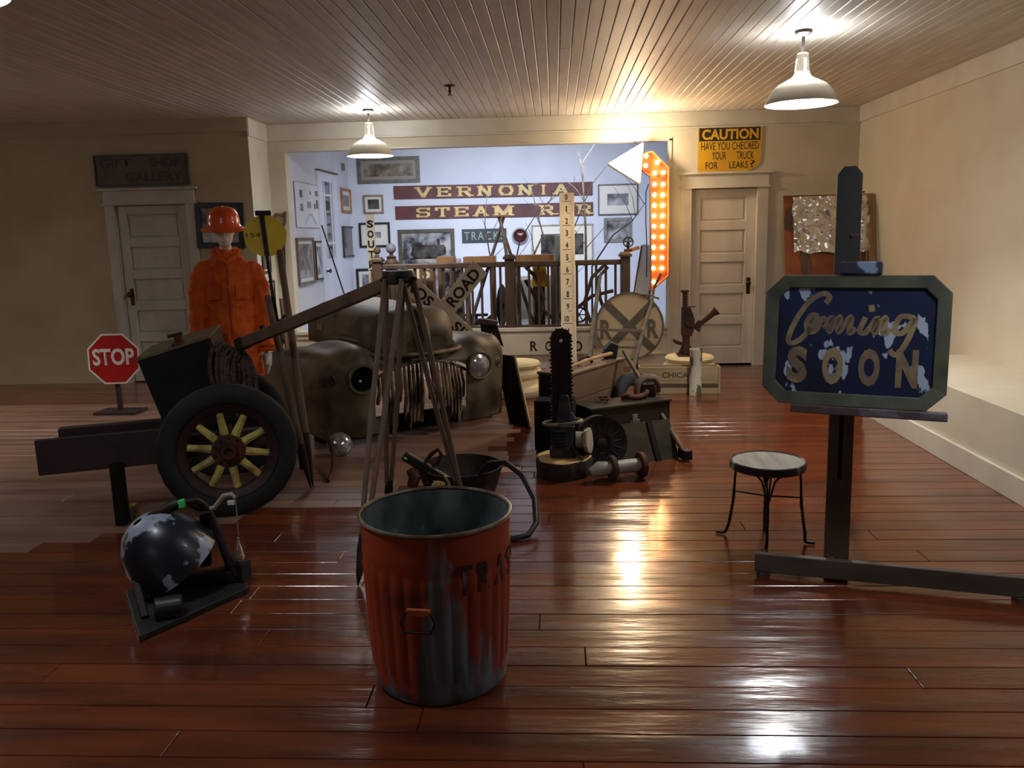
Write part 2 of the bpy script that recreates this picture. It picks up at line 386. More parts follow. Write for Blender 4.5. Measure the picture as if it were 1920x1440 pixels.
t = thing('fire_sprinkler', 'small rusty sprinkler head on the ceiling boards', 'sprinkler', (at(843, 160, 7.58).x, 7.58, H))
B().lathe([(0, 0), (.05, 0), (.048, -.006), (.012, -.01), (.01, -.04), (.014, -.045), (.004, -.08), (0, -.08)], n=16).build('body', M_rust, t, world=False, smooth=1)
B().lathe([(0, -.085), (.022, -.083), (.022, -.08), (0, -.079)], n=12).build('deflector', M_rust, t, world=False)

# ================================================================== framed things on walls
BACK = (V((0, D, 0)), V((0, -1, 0))); LEFT = (V((0, DL, 0)), V((0, -1, 0))); ALC = (V((0, AY, 0)), V((0, -1, 0)))
an = (AL1-AL0).cross(V((0, 0, 1))).normalized(); ALCL = (AL0, an)
def rect(px0, py0, px1, py1, wall):
    P0, n = wall; ux = V((0, 0, 1)).cross(n).normalized()
    a, c = onp(px0, py0, P0, n), onp(px1, py1, P0, n); ctr = (a+c)/2
    return frame3(ctr, ux, (0, 0, 1)), abs((c-a).dot(ux)), abs((c-a).z)
def photo(name, dark, light, sc=5, seed=0, lo=.4, hi=.62):
    return mat(name, dark, .25, 0, light, sc, lo, hi, detail=9, coat=.5, stretch=(1, 1.3, 1))
PH = [photo('grey_photo', (60, 58, 60), (176, 174, 176)), photo('sepia_photo', (60, 50, 40), (150, 136, 116), 8, lo=.35, hi=.7),
      photo('dark_photo', (40, 36, 34), (90, 84, 80), 7)]
M_matb = mat('mount_board', (214, 208, 196), .5, coat=.4)
M_skyp = mat('photo_sky', (176, 176, 182), .3, coat=.5)
def framed(label, wall, px, fcol, fw_=.03, mount=.06, pic=0, name='framed_picture', roll=0, fmat=None, depth=.03, mountm=None, tall=None):
    Mx, w, h = rect(*px, wall); Mx = Mx @ Matrix.Translation((0, 0, .001))
    if roll: Mx = Mx @ Matrix.Rotation(math.radians(roll), 4, 'Z')
    t = thing(name, label, 'picture', Mx.translation)
    fm = fmat or mat('frame_%d_%d_%d' % fcol, fcol, .45, 0, tuple(int(c*.75) for c in fcol), 12, .4, .7)
    b = B(); b.m = Mx; f = fw_
    b.ab((-w/2, h/2-f, 0), (w/2, h/2, depth)).ab((-w/2, -h/2, 0), (w/2, -h/2+f, depth)).ab((-w/2, -h/2+f, 0), (-w/2+f, h/2-f, depth)).ab((w/2-f, -h/2+f, 0), (w/2, h/2-f, depth))
    b.build('frame', fm, t, bev=.003)
    b = B(); b.m = Mx; b.ab((-w/2+f, -h/2+f, 0), (w/2-f, h/2-f, .01)).build('mount', mountm or M_matb, t)
    if pic is not None:
        b = B(); b.m = Mx; g = f+mount
        b.ab((-w/2+g, -h/2+g, .009), (w/2-g, h/2-g, .012)).build('print', PH[pic], t)
    return t, Mx, w, h
# ------------------------------------------------------------------ pictures in and around the alcove
MT = mat('drawing_sheet', (206, 208, 214), .4, coat=.3)
framed('grey-brown wide framed panorama print high on the alcove back wall', ALC, (669, 296, 788, 342), (104, 98, 86), .05, .05, 1, mountm=mat('grey_mount', (138, 130, 116), .5))
framed('small light-wood framed photo above the vertical SOUTH post sign', ALC, (681, 366, 720, 400), (142, 116, 92), .025, .04, 2)
framed('black framed drawing behind the vertical SOUTH post sign', ALC, (673, 418, 733, 463), (20, 19, 20), .03, .11, 0)
framed('large brown framed locomotive photograph on the alcove wall', ALC, (746, 431, 854, 500), (84, 74, 56), .055, .0, 0, mountm=M_skyp)
framed('thin framed pale print with wide mount above a smaller one at far right', ALC, (1121, 346, 1196, 402), (96, 92, 86), .018, .12, 0)
framed('grey framed photo hanging just under the wide pale print', ALC, (1132, 409, 1184, 453), (132, 130, 122), .045, .0, 0, mountm=M_skyp)
framed('large pale framed print behind the leafless branches', ALC, (996, 422, 1112, 494), (170, 160, 142), .02, .12, 2)
framed('black framed picture low on the wall left of the rail post', ALC, (668, 504, 712, 568), (26, 25, 26), .035, .05, 0)
# locomotive in the large photo
t, Mx, w, h = framed('small dark photograph above the brown pole end on alcove wall', ALC, (667, 578, 690, 606), (50, 48, 46), .015, .01, 2)
Mx, w, h = rect(760, 443, 845, 495, ALC)
lp = bpy.data.objects['framed_picture.003']
b = B(); b.m = Mx @ Matrix.Translation((0, 0, .014)) @ Matrix.Scale(1.1, 4)
b.prism([(-.24, -.06), (-.2, .08), (-.16, .08), (-.15, .1), (-.08, .1), (-.08, .07), (.22, .07), (.25, .03), (.25, -.06), (.1, -.1), (-.2, -.1)], 0, .001)
b.prism([(.13, .07), (.13, .15), (.17, .15), (.17, .07)], 0, .001).prism([(-.3, -.1), (-.33, -.13), (.3, -.12), (.25, -.09)], 0, .001)
b.build('printed_engine', PH[2], lp)
# left alcove wall
t, Mx, w, h = framed('pale information poster with small photos on the left alcove wall', ALCL, (549, 339, 604, 428), (120, 120, 124), .006, .0, None, name='poster', depth=.012, mountm=MT)
b = B(); b.m = Mx
for cx, cy, ww, hh in ((-.28, .25, .1, .16), (.07, .29, .05, .08), (.33, .3, .14, .12), (.33, .05, .12, .2), (-.28, -.05, .09, .16), (0, .02, .14, .14), (.22, .0, .06, .12)):
    b = B(); b.m = Mx; b.ab((cx*w-ww*w/2, cy*h-hh*h/2, .0105), (cx*w+ww*w/2, cy*h+hh*h/2, .0125)); b.build('small_photo', PH[2], t)
b = B(); b.m = Mx; b.prism([(-.2*w, -.42*h), (-.05*w, -.2*h), (.1*w, -.17*h), (.3*w, -.42*h), (.2*w, -.42*h), (.08*w, -.23*h), (-.02*w, -.23*h), (-.15*w, -.42*h)], .0105, .0115).build('map_drawing', mat('map_grey', (170, 174, 184), .5), t)
framed('tall brown wood framed portrait print beside the alcove door', ALCL, (553, 446, 590, 530), (112, 92, 72), .035, .04, 1)
framed('narrow black framed print with blue-grey mount on left alcove wall', ALCL, (587, 452, 607, 523), (34, 32, 32), .02, .05, 0)
framed('small honey-wood framed picture in the corner of the alcove', ALCL, (637, 352, 657, 400), (168, 112, 62), .035, .06, 2)
framed('tall dark framed photograph under the honey-wood frame', ALCL, (640, 424, 662, 481), (56, 50, 48), .025, .0, 2)
Mx, w, h = rect(641, 285, 645, 297, ALC)
tag(B().ab((onp(641, 290, *ALCL).x-.02, onp(641, 290, *ALCL).y-.08, 2.55), (onp(641, 290, *ALCL).x+.04, onp(641, 290, *ALCL).y-.03, 2.65)).build('speaker_box', mat('greybrown', (110, 100, 90)), bev=.004), 'tiny brown box mounted high in the alcove corner', 'box')
# glazed alcove door on the left wall
Mx, w, h = rect(600, 322, 634, 600, ALCL)
zt = .44; M0 = Mx; dh = h/2
o = bpy.data.objects.new('door_3', None); COL.objects.link(o); o.matrix_world = Matrix.Translation(Mx.translation); WM[o.name] = o.matrix_world; o['kind'] = 'structure'
def q(a, c, name, m, par=o, bev=0):
    b = B(); b.m = Mx; b.ab(a, c); return b.build(name, m, par, bev=bev)
B0 = -dh; w = max(w, .72)
q((-w/2, B0, .0), (-w/2+.12, dh, .03), 'stile', M_alc); q((w/2-.12, B0, 0), (w/2, dh, .03), 'stile', M_alc)
q((-w/2+.12, dh-.12, 0), (w/2-.12, dh, .03), 'rail', M_alc); q((-w/2+.12, B0, 0), (w/2-.12, dh-1.15, .02), 'panel', M_alc)
M_pane = mat('dark_pane', (58, 60, 66), .1, coat=.6)
for (xa, xb) in ((-w*.36, -w*.23), (-w*.2, w*.2), (w*.23, w*.36)):
    for (ya, yb) in ((dh-.28, dh-.13), (dh-.92, dh-.31), (dh-1.13, dh-.95)):
        q((xa, ya, 0), (xb, yb, .012), 'pane', M_pane)
for xx in (-w*.215, w*.215): q((xx-.015, dh-1.15, .0), (xx+.015, dh-.12, .025), 'glazing_bar', M_alc)
for yy in (dh-.295, dh-.935): q((-w*.36, yy-.015, 0), (w*.36, yy+.015, .022), 'glazing_bar', M_alc)
q((-w/2-.09, dh, 0), (w/2+.09, dh+.02, .06), 'door_head', M_grwood)
q((-w/2-.09, B0, 0), (-w/2, dh, .035), 'casing', M_alc); q((w/2, B0, 0), (w/2+.09, dh, .035), 'casing', M_alc)
b = B(); b.m = Mx; b.lathe([(0, 0), (.012, 0), (.012, .04), (.03, .05), (.03, .06), (0, .07)], (-w/2+.06, dh-1.3, .03), 12); b.build('knob', M_iron, o, smooth=1)
# ------------------------------------------------------------------ lettered boards: slab letters as raised pieces
def bar(b, p, q_, w, z0=0, z1=.004):
    p, q_ = V(p).to_3d(), V(q_).to_3d(); d = (q_-p).normalized(); n = V((-d.y, d.x, 0))*w/2
    b.prism([(p.x+n.x, p.y+n.y), (p.x-n.x, p.y-n.y), (q_.x-n.x, q_.y-n.y), (q_.x+n.x, q_.y+n.y)], z0, z1)
SLAB = {'V': [((.12, 1), (.5, 0)), ((.88, 1), (.5, 0)), ('s', .12, 1), ('s', .88, 1)],
 'E': [((.2, 0), (.2, 1)), ((.2, .93), (.85, .93)), ((.2, .07), (.85, .07)), ((.2, .5), (.65, .5)), ((.85, .7), (.85, 1)), ((.85, 0), (.85, .3)), ((.65, .38), (.65, .62)), ('s', .2, 1), ('s', .2, 0)],
 'R': [((.2, 0), (.2, 1)), ((.2, .93), (.7, .93)), ((.2, .48), (.7, .48)), ((.78, .9), (.78, .5)), ((.5, .48), (.85, 0)), ('s', .2, 0), ('s', .88, 0), ('s', .15, 1)],
 'N': [((.2, 0), (.2, 1)), ((.8, 0), (.8, 1)), ((.2, 1), (.8, 0)), ('s', .2, 0), ('s', .2, 1), ('s', .82, 1)],
 'O': [((.3, .93), (.7, .93)), ((.3, .07), (.7, .07)), ((.14, .72), (.14, .28)), ((.86, .72), (.86, .28)), ((.3, .93), (.14, .7)), ((.7, .93), (.86, .7)), ((.3, .07), (.14, .3)), ((.7, .07), (.86, .3))],
 'I': [((.5, 0), (.5, 1)), ('s', .5, 0), ('s', .5, 1)],
 'A': [((.15, 0), (.5, 1)), ((.85, 0), (.5, 1)), ((.3, .35), (.7, .35)), ('s', .15, 0), ('s', .85, 0)],
 'S': [((.2, .93), (.8, .93)), ((.17, .9), (.17, .55)), ((.2, .5), (.8, .5)), ((.83, .5), (.83, .1)), ((.2, .07), (.8, .07)), ((.15, 0), (.15, .3)), ((.85, .72), (.85, 1))],
 'T': [((.5, 0), (.5, 1)), ((.1, .93), (.9, .93)), ((.12, .65), (.12, 1)), ((.88, .65), (.88, 1)), ('s', .5, 0)],
 'M': [((.15, 0), (.15, 1)), ((.85, 0), (.85, 1)), ((.15, 1), (.5, .1)), ((.85, 1), (.5, .1)), ('s', .13, 0), ('s', .87, 0), ('s', .12, 1), ('s', .88, 1)],
 '.': [((.3, .07), (.5, .07))]}
def slab(b, ch, cx, cy, w, h, z=0, d=.006):
    for k, s_ in enumerate(SLAB[ch]):
        zz = d+k*.0002
        if s_[0] == 's':
            x_, y_ = s_[1], s_[2]; yy = .06 if y_ == 0 else .94
            bar(b, (cx+(x_-.18-.5)*w, cy+(yy-.5)*h), (cx+(x_+.18-.5)*w, cy+(yy-.5)*h), h*.13, z, z+zz)
        else:
            (x0, y0), (x1, y1) = s_
            hor = abs(y1-y0) < .01
            bar(b, (cx+(x0-.5)*w, cy+(y0-.5)*h), (cx+(x1-.5)*w, cy+(y1-.5)*h), h*.14 if hor else w*.2, z, z+zz)
M_maroon = mat('maroon_board', (100, 40, 32), .55, 0, (66, 26, 22), 3, .38, .65, col3=(150, 96, 66), lo3=.66, hi3=.74, scale3=2.5)
M_gold = mat('faded_gold_letters', (206, 180, 116), .5, 0, (176, 150, 92), 9, .4, .7)
def letterboard(label, px, word, xs, yc, lw, lh):
    P0, n = ALC
    A, Bq = onp(px[0], px[1], P0, n), onp(px[2], px[1]+px[4], P0, n); Cq = onp(px[0], px[3], P0, n)
    Mx = frame3((A+Bq)/2+V((0, -.02, -(A.z-Cq.z)/2)), Bq-A, (0, 0, 1)); L = (Bq-A).length; hh = A.z-Cq.z
    t = thing('lettered_board', label, 'sign', Mx.translation)
    b = B(); b.m = Mx; b.ab((-L/2, -hh/2, -.018), (L/2, hh/2, 0)); b.build('board', M_maroon, t, bev=.003)
    inv = Mx.inverted()
    for ch, x in zip(word, xs):
        p = inv @ onp(x, yc, P0, n); b = B(); b.m = Mx
        slab(b, ch, p.x, 0, lw*(1.25 if ch == 'M' else .7 if ch in 'I.' else 1), lh); b.build('letter', M_gold, t)
letterboard('upper maroon board reading VERNONIA in cream slab letters', (738, 349, 1111, 374, -8), 'VERNONIA', (794, 833, 872, 909, 949, 985, 1019, 1052), 358, .24, .14)
letterboard('lower maroon board reading STEAM R. R. in cream slab letters', (741, 387, 1112, 412, -8), 'STEAMR.R.', (794, 830, 866, 902, 944, 1026, 1047, 1096, 1104), 398, .235, .14)
# TRACKS sign
Mx, w, h = rect(866, 430, 950, 454, ALC)
t = thing('tracks_sign', 'dark slate sign reading TRACKS under the maroon boards', 'sign', Mx.translation)
b = B(); b.m = Mx; b.ab((-w/2, -h/2, 0), (w/2, h/2, .015)); b.build('board', mat('slate_paint', (50, 60, 60), .6, 0, (34, 42, 42), 6, .4, .7), t, bev=.002)
txt('lettering', 'TRACKS', Mx, w*.9, h*.6, mat('chalky_letters', (140, 152, 146), .7), t, off=.0165, weight=.006, space=1.25)
Mx, w, h = rect(961, 427, 990, 457, ALC)
t = thing('signal_lens', 'round dark red signal lens in a grey ring beside the TRACKS sign', 'signal', Mx.translation)
b = B(); b.m = Mx; b.lathe([(h/2, 0), (h/2, .05), (h/2*.82, .055), (h/2*.8, .02)], n=24).build('ring', mat('dull_grey_ring', (120, 116, 118), .5), t, smooth=1)
b = B(); b.m = Mx; b.lathe([(h/2*.8, .02), (h/2*.5, .045), (0, .055)], n=24).build('lens', mat('dark_red_lens', (70, 24, 24), .2), t, smooth=1)
# ------------------------------------------------------------------ balustrade on the knee wall
YB = D+.06
def bx(px): return at(px, 560, YB).x
bal = thing('balustrade', 'dark brown wooden balustrade with square posts on the cream knee wall', 'railing', (0, YB, SILL+.02))
NP = [bx(711), bx(957), bx(1172)]
zr = at(850, 493, YB).z
for x_ in NP:
    b = B().ab((x_-.055, YB-.055, SILL+.02), (x_+.055, YB+.055, zr+.03)).box((x_, YB, zr+.045), (.15, .15, .03)).box((x_, YB, zr+.07), (.13, .13, .03), tp=.8)
    b.build('newel_post', M_dkwood, bal, bev=.004)
for a, c in ((NP[0], NP[1]), (NP[1], NP[2])):
    B().ab((a+.055, YB-.04, zr-.06), (c-.055, YB+.04, zr)).build('handrail', M_dkwood, bal, bev=.01)
    B().ab((a+.055, YB-.03, SILL+.021), (c-.055, YB+.03, SILL+.045)).build('bottom_rail', M_dkwood, bal, bev=.003)
    n = round((c-a)/.112)
    for i in range(1, n):
        xx = a+(c-a)*i/n; B().ab((xx-.014, YB-.014, SILL+.044), (xx+.014, YB+.014, zr-.059)).build('baluster', M_dkwood, bal)
# ------------------------------------------------------------------ things on the alcove platform
PZ = .44
def stick(label, pts, r, m, name='bare_branch', cat='branch', group=None, Yd=10.4, twigs=0, seed=1):
    P = [at(x, y, Yd+dy) for x, y, dy in pts]
    if P[0].z > PZ: P = [V((P[0].x, P[0].y, PZ))]+P
    n = len(P); rr = [r*(1-.75*i/(n-1)) for i in range(n)]
    b = B().tube(P, rr, 6); rnd = random.Random(seed)
    for k in range(twigs):
        i = rnd.randrange(1, n-1); p0 = P[i].lerp(P[i+1], rnd.random()); d = V((rnd.uniform(-.35, .35), rnd.uniform(-.15, .15), rnd.uniform(.15, .45)))
        b.tube([p0, p0+d*.5+V((.02, 0, .02)), p0+d], [r*.35, r*.25, r*.1], 5)
    return tag(b.build(name, m, smooth=1), label, cat, group)
M_bark = mat('pale_bark', (128, 116, 102), .8, 0, (84, 74, 66), 14, .4, .65)
M_barkd = mat('dark_bark', (70, 60, 54), .8)
stick('thin speckled bare branch standing in front of the first N of VERNONIA', [(925, 510, 0), (917, 470, 0), (909, 420, 0), (913, 360, .1)], .014, M_bark, twigs=3)
stick('speckled bare stem crossing the I of VERNONIA', [(1000, 480, 0), (1018, 440, 0), (1005, 390, 0), (995, 345, 0)], .016, M_bark, twigs=4, seed=2)
stick('tall forked bare branch rising above the right end of the maroon boards', [(1099, 520, 0), (1098, 430, 0), (1093, 340, 0), (1088, 300, 0), (1083, 282, 0)], .02, M_bark, twigs=6, seed=3)
stick('dark bare branch arching up to the lighted arrow head', [(1040, 500, 0), (1075, 430, 0), (1110, 345, 0), (1137, 312, .1)], .012, M_barkd, twigs=3, seed=4)
stick('dark slanting branch crossing toward the arrow shaft', [(1110, 500, 0), (1150, 440, 0), (1185, 415, 0), (1210, 380, 0)], .014, M_barkd, twigs=3, seed=5)
stick('dark crooked branch left of the numbered ruler', [(965, 500, 0), (975, 450, 0), (1000, 410, 0), (1040, 365, 0)], .012, M_barkd, twigs=4, seed=6)
stick('upright dark sapling close behind the numbered ruler', [(1070, 540, 0), (1075, 470, 0), (1068, 400, 0), (1078, 330, 0)], .012, M_barkd, twigs=4, seed=8)
b = B(); tp = at(940, 408, 10.3)
for px_, dy in ((880, 0), (1000, .1), (975, -.4)): b.cyl((at(px_, 600, 10.3+dy).x, 10.3+dy, PZ), tp+V(((940-px_)*.0006, 0, .02)), .024, 8, .018)
ts = thing('pole_trestle', 'pale three-legged pole trestle standing on the white display floor', 'trestle', (tp.x, 10.3, PZ))
b.build('pole', M_bark, ts); B().box(tp+V((0, 0, .02)), (.2, .08, .02)).build('top_plate', M_ltwood, ts)
# vertical SOUTH sign on a narrow post
Xs = at(697, 480, 9.95)
t = thing('vertical_post_sign', 'tall narrow white post sign with SOUTH lettered downwards', 'sign', (Xs.x, 9.95, PZ))
zt_ = at(697, 402, 9.95).z
B().ab((Xs.x-.05, 9.95, PZ), (Xs.x+.05, 9.97, zt_)).build('board', M_signwh, t, bev=.002)
for i, ch in enumerate('SOUTH'):
    p = at(697, 420+i*19, 9.95); txt('letter', ch, facing((Xs.x, 9.95, p.z)), .078, .09, M_letblk, t, weight=.05)
p = at(697, 512, 9.95); txt('letter', 'T', facing((Xs.x, 9.95, p.z)), .07, .08, M_letblk, t, weight=.02)
# ball finials
for px_, r_, l in ((733, .062, 'larger grey ball finial on a turned base behind the left rail post'), (707, .045, 'small brown round finial just left of the grey ball finial')):
    p = at(px_, 466 if px_ == 733 else 470, 9.85); t = thing('ball_finial', l, 'finial', (p.x, 9.85, PZ))
    zc = p.z
    B().cyl((p.x, 9.85, PZ), (p.x, 9.85, zc-.17), .045, 12).build('post', M_dkwood, t)
    B().lathe([(.0, -.19), (.085, -.19), (.085, -.16), (.05, -.12), (.065, -.1), (.025, -.08), (.02, -.05)], (p.x, 9.85, zc), 20).build('base', M_dkwood, t, smooth=1)
    B().ball((p.x, 9.85, zc), r_, 18).build('ball', mat('grey_ball', (120, 122, 132), .5) if r_ > .05 else M_grwood, t, smooth=1)
# big monochrome mural print and 015 board behind balusters
Mx = frame3(at(823, 552, 10.5), (1, 0, 0), (0, 0, 1)); t = thing('mural_panel', 'tall mottled black and white photo panel behind the balusters', 'panel', (Mx.translation.x, 10.5, PZ))
hh = (Mx.translation.z-PZ); b = B(); b.m = Mx; b.ab((-.3, -hh, 0), (.3, .45, .03)).build('board', mat('mural_photo', (44, 40, 42), .5, 0, (190, 188, 190), 7, .42, .6, detail=10), t)
p = at(783, 512, 9.95); t = thing('number_board', 'dark board with cream numerals 015 leaning behind the balusters', 'sign', (p.x, 9.95, PZ))
B().ab((p.x-.22, 9.96, PZ), (p.x+.2, 9.99, p.z+.09)).build('board', M_grwood, t); txt('numerals', '015', facing((p.x, 9.96, p.z)), .3, .14, mat('cream_numeral', (226, 214, 184)), t, weight=.03, off=.002)
# toolboxes and crates set behind the rail
for x0, x1, y0, l in ((818, 850, 482, 'small pale wooden box peeking over the rail in front of the locomotive photo'), (868, 928, 482, 'honey-coloured shallow wooden box above the middle of the rail'), (965, 1040, 479, 'brown wooden crate above the rail by the yellow housing')):
    a, c = at(x0, y0, 10.0), at(x1, 500, 10.0)
    t = thing('display_crate', l, 'crate', ((a.x+c.x)/2, 10.1, PZ))
    B().ab((a.x, 10.0, c.z), (c.x, 10.3, a.z)).build('box', M_ltwood, t, bev=.004)
    for xx in (a.x+.03, c.x-.03):
        for yy in (10.03, 10.27): B().ab((xx-.02, yy-.02, PZ), (xx+.02, yy+.02, c.z)).build('leg', M_grwood, t)
p = at(1012, 512, 10.35); t = thing('yellow_housing', 'bright yellow machine housing seen between balusters', 'machine', (p.x, 10.35, PZ))
B().box((p.x, 10.4, p.z), (.2, .15, .34), tp=.7).build('housing', M_yel, t, bev=.02); B().box((p.x, 10.4, (PZ+p.z-.17)/2), (.12, .12, p.z-.17-PZ)).build('pedestal', M_iron, t)
p = at(1040, 480, 10.5); q_ = at(1058, 440, 10.5)
tag(B().ab((p.x, 10.5, PZ), (q_.x, 10.7, q_.z)).build('metal_cabinet', mat('grey_green', (104, 106, 98), .5), bev=.01), 'narrow grey metal cabinet partly behind the numbered ruler', 'cabinet')
a, c = at(962, 518, 10.7), at(1062, 590, 10.7)
t = thing('leaning_print', 'wide faded sepia bridge photo panel behind the middle balusters', 'panel', ((a.x+c.x)/2, 10.7, PZ))
B().ab((a.x, 10.7, PZ), (c.x, 10.73, a.z)).build('board', M_matb, t)
B().ab((a.x+.04, 10.69, PZ+.08), (c.x-.04, 10.7, a.z-.05)).build('print', mat('faded_sepia', (150, 140, 128), .5, 0, (196, 190, 184), 5, .35, .65), t)
# black saw disc, bench, plough, spoked wheel behind balusters
p = at(941, 555, 10.2)
t = thing('narrow_disc_blade', 'thin black disc standing on edge left of the middle post', 'disc', (p.x, 10.2, PZ))
b = B(); b.m = Matrix.Translation((p.x, 10.2, PZ+.27)) @ Matrix.Rotation(math.radians(80), 4, 'Z') @ Matrix.Rotation(math.radians(90), 4, 'X')
b.lathe([(0, -.01), (.26, -.008), (.27, 0), (.26, .008), (0, .01)], n=28).build('blade', M_iron, t, smooth=1)
b = B(); b.m = Matrix.Translation((p.x, 10.2, PZ+.27)) @ Matrix.Rotation(math.radians(80), 4, 'Z') @ Matrix.Rotation(math.radians(90), 4, 'X')
b.lathe([(0, -.03), (.04, -.03), (.04, .03), (0, .03)], n=14).build('hub', M_rust, t)
p = V((at(893, 592, 10.5).x, 10.5, PZ)); t = thing('curved_rocker', 'low curved dark wooden rocker seen through the balusters', 'rocker', (p.x, p.y, PZ))
B().tube([(p.x-.2, p.y, PZ+.12), (p.x-.1, p.y, PZ+.04), (p.x, p.y, PZ+.0215), (p.x+.1, p.y, PZ+.04), (p.x+.2, p.y, PZ+.12)], .022, 8).build('runner', M_dkwood, t)
B().ab((p.x-.15, p.y-.05, PZ+.12), (p.x+.15, p.y+.05, PZ+.15)).build('seat', M_dkwood, t); B().cyl((p.x, p.y, PZ+.02), (p.x, p.y, PZ+.13), .02).build('post', M_dkwood, t)
def poly(pts, Yd): return [at(x, y, Yd) for x, y in pts]
def iron_plough(label, path, wheel, Yd):
    t = thing('walking_plough', label, 'plough', (at(path[0][0][0], 600, Yd).x, Yd, PZ))
    for k, pp in enumerate(path):
        P = poly(pp, Yd+.08*k); P[0].z = max(P[0].z, PZ+.02)
        B().tube(P, .022, 8).build('beam' if k else 'handle', M_dkwood if k != 1 else M_rust, t, smooth=1)
    x, y, r = wheel; c = at(x, y, Yd); c.z = max(c.z, PZ+r+.01)
    b = B(); b.tube([c+V((r*math.cos(a), 0, r*math.sin(a))) for a in [2*math.pi*i/24 for i in range(24)]], .012, 6, closed=True)
    for i in range(3):
        a = i*math.pi/3; d = V((math.cos(a), 0, math.sin(a)))*r; b.cyl(c-d, c+d, .008, 6)
    b.build('wheel', M_iron, t, smooth=1)
iron_plough('wooden-handled walking plough behind the ruler and balusters', [[(1108, 605), (1095, 570), (1110, 520), (1135, 495)], [(1060, 600), (1085, 575), (1110, 555), (1150, 545)], [(1140, 600), (1125, 560), (1122, 520), (1140, 500)]], (1086, 590, .09), 10.15)
iron_plough('dark bent plough frame left of the ruler behind balusters', [[(1012, 600), (1020, 560), (1005, 520), (985, 500)], [(1040, 600), (1022, 585), (1005, 560), (985, 525)]], (1062, 592, .08), 10.25)
# hand wheel on the right newel
p = at(1178, 478, YB); t = thing('valve_hand_wheel', 'small spoked valve hand wheel sitting on the right rail post', 'wheel', (p.x, YB, zr+.085))
zc = zr+.085+.11; c = V((p.x, YB, zc))
b = B(); b.tube([c+V((.055*math.cos(a), 0, .055*math.sin(a))) for a in [2*math.pi*i/24 for i in range(24)]], .007, 6, closed=True)
for i in range(5): a = 2*math.pi*i/5+.3; b.cyl(c, c+V((.055*math.cos(a), 0, .055*math.sin(a))), .005, 6)
b.build('wheel', M_iron, t, smooth=1)
B().box((p.x, YB+.03, zr+.1), (.09, .07, .03)).cyl((p.x, YB+.03, zr+.1), (p.x, YB+.01, zc), .015).build('valve_body', M_rust, t, bev=.004)
B().beam((p.x+.02, YB+.01, zr+.1), (p.x+.13, YB+.01, zr+.13), .012, .04, (0, 0, 1)).build('wooden_lever', M_ltwood, t)
# white framed mirror leaning by the column
a, c = at(1192, 556, 10.0), at(1224, 460, 10.15)
t = thing('leaning_white_panel', 'tall white framed panel leaning behind the right rail post', 'panel', (a.x, 10.0, PZ))
lo_, hi_ = V((a.x-.0, 10.0, PZ)), V((c.x-.04, 10.2, c.z))
B().beam(lo_, hi_, .16, .02, (0, 1, 0)).build('panel', mat('pale_blue_white', (206, 210, 220), .4), t)
B().beam(lo_+V((.1, -.005, 0)), hi_+V((.1, -.005, 0)), .03, .03, (0, 1, 0)).build('side_rail', M_grwood, t); B().beam(lo_+V((-.09, -.005, 0)), hi_+V((-.09, -.005, 0)), .015, .03, (0, 1, 0)).build('side_rail', M_grwood, t)
# thin rod leaning on the left alcove wall and black bits low there
tag(B().cyl((at(665, 570, 10.1).x, 10.1, PZ), at(603, 422, 10.0), .009, 8).build('measuring_rod', M_iron), 'thin dark rod leaning across the glazed alcove door', 'rod')
p = at(712, 556, 9.97); t = thing('round_keg', 'dark rounded keg standing behind the left rail post', 'keg', (p.x, 10.05, PZ))
B().lathe([(0, 0), (.12, 0), (.15, .12), (.165, .28), (.15, .42), (.12, .54), (0, .54)], (p.x+.0, 10.1, PZ), 20).build('body', M_dkwood, t, smooth=1)
for z_ in (.1, .45): B().lathe([(.145, z_-.02), (.158, z_-.02), (.162, z_+.02), (.15, z_+.02)], (p.x, 10.1, PZ), 20).build('hoop', M_iron, t, smooth=1)
# ================================================================== WALL SIGNS
Mx, w, h = rect(1309, 239, 1427, 321, BACK)
t = thing('caution_sign', 'yellow enamel sign headed CAUTION above the white panelled door', 'sign', Mx.translation)
rnd = random.Random(3); pl = [(-w/2, h/2), (-w/2, -h/2)]
pl += [(-w/2+w*i/14, -h/2+rnd.uniform(0, .012)+(.0 if i < 4 else .006*math.sin(i))) for i in range(1, 12)]
pl += [(w/2-.09, -h/2+.03), (w/2-.02, -h/2+.08), (w/2-.005, -h/2+.13), (w/2-.012, 0), (w/2, h/2-.12), (w/2, h/2)]
b = B(); b.m = Mx; b.prism(pl, .004, .012).build('plate', M_yel, t)
b = B(); b.m = Mx; b.ab((-w/2+.012, h/2-.155, .012), (w/2-.022, h/2-.012, .0128)).build('header_band', M_signblk, t)
def tx(s, cx, cy, ww, hh, m=M_signblk, wt=.0, o=.0136): txt('lettering', s, Mx @ Matrix.Translation((cx, cy, 0)), ww, hh, m, t, weight=wt, off=o)
tx('CAUTION', 0, h/2-.083, w*.88, .115, M_yel, .035, .0142)
tx('HAVE YOU CHECKED', 0, h/2-.21, w*.9, .085); tx('YOUR', -.12, h/2-.315, w*.22, .085); tx('TRUCK', .17, h/2-.315, w*.27, .085)
tx('FOR', -.2, h/2-.42, w*.19, .075); tx('LEAKS', .1, h/2-.418, w*.29, .075); tx('?', w/2-.1, h/2-.41, .05, .08)
Mx, w, h = rect(176, 292, 356, 346, LEFT)
t = thing('gift_shop_sign', 'brown framed sign reading GIFT SHOP GALLERY above the left door', 'sign', Mx.translation)
b = B(); b.m = Mx; b.ab((-w/2, -h/2, .003), (w/2, h/2, .018)).build('board', mat('brown_sign_board', (88, 68, 50), .6, 0, (66, 50, 38), 6, .4, .7), t)
b = B(); b.m = Mx
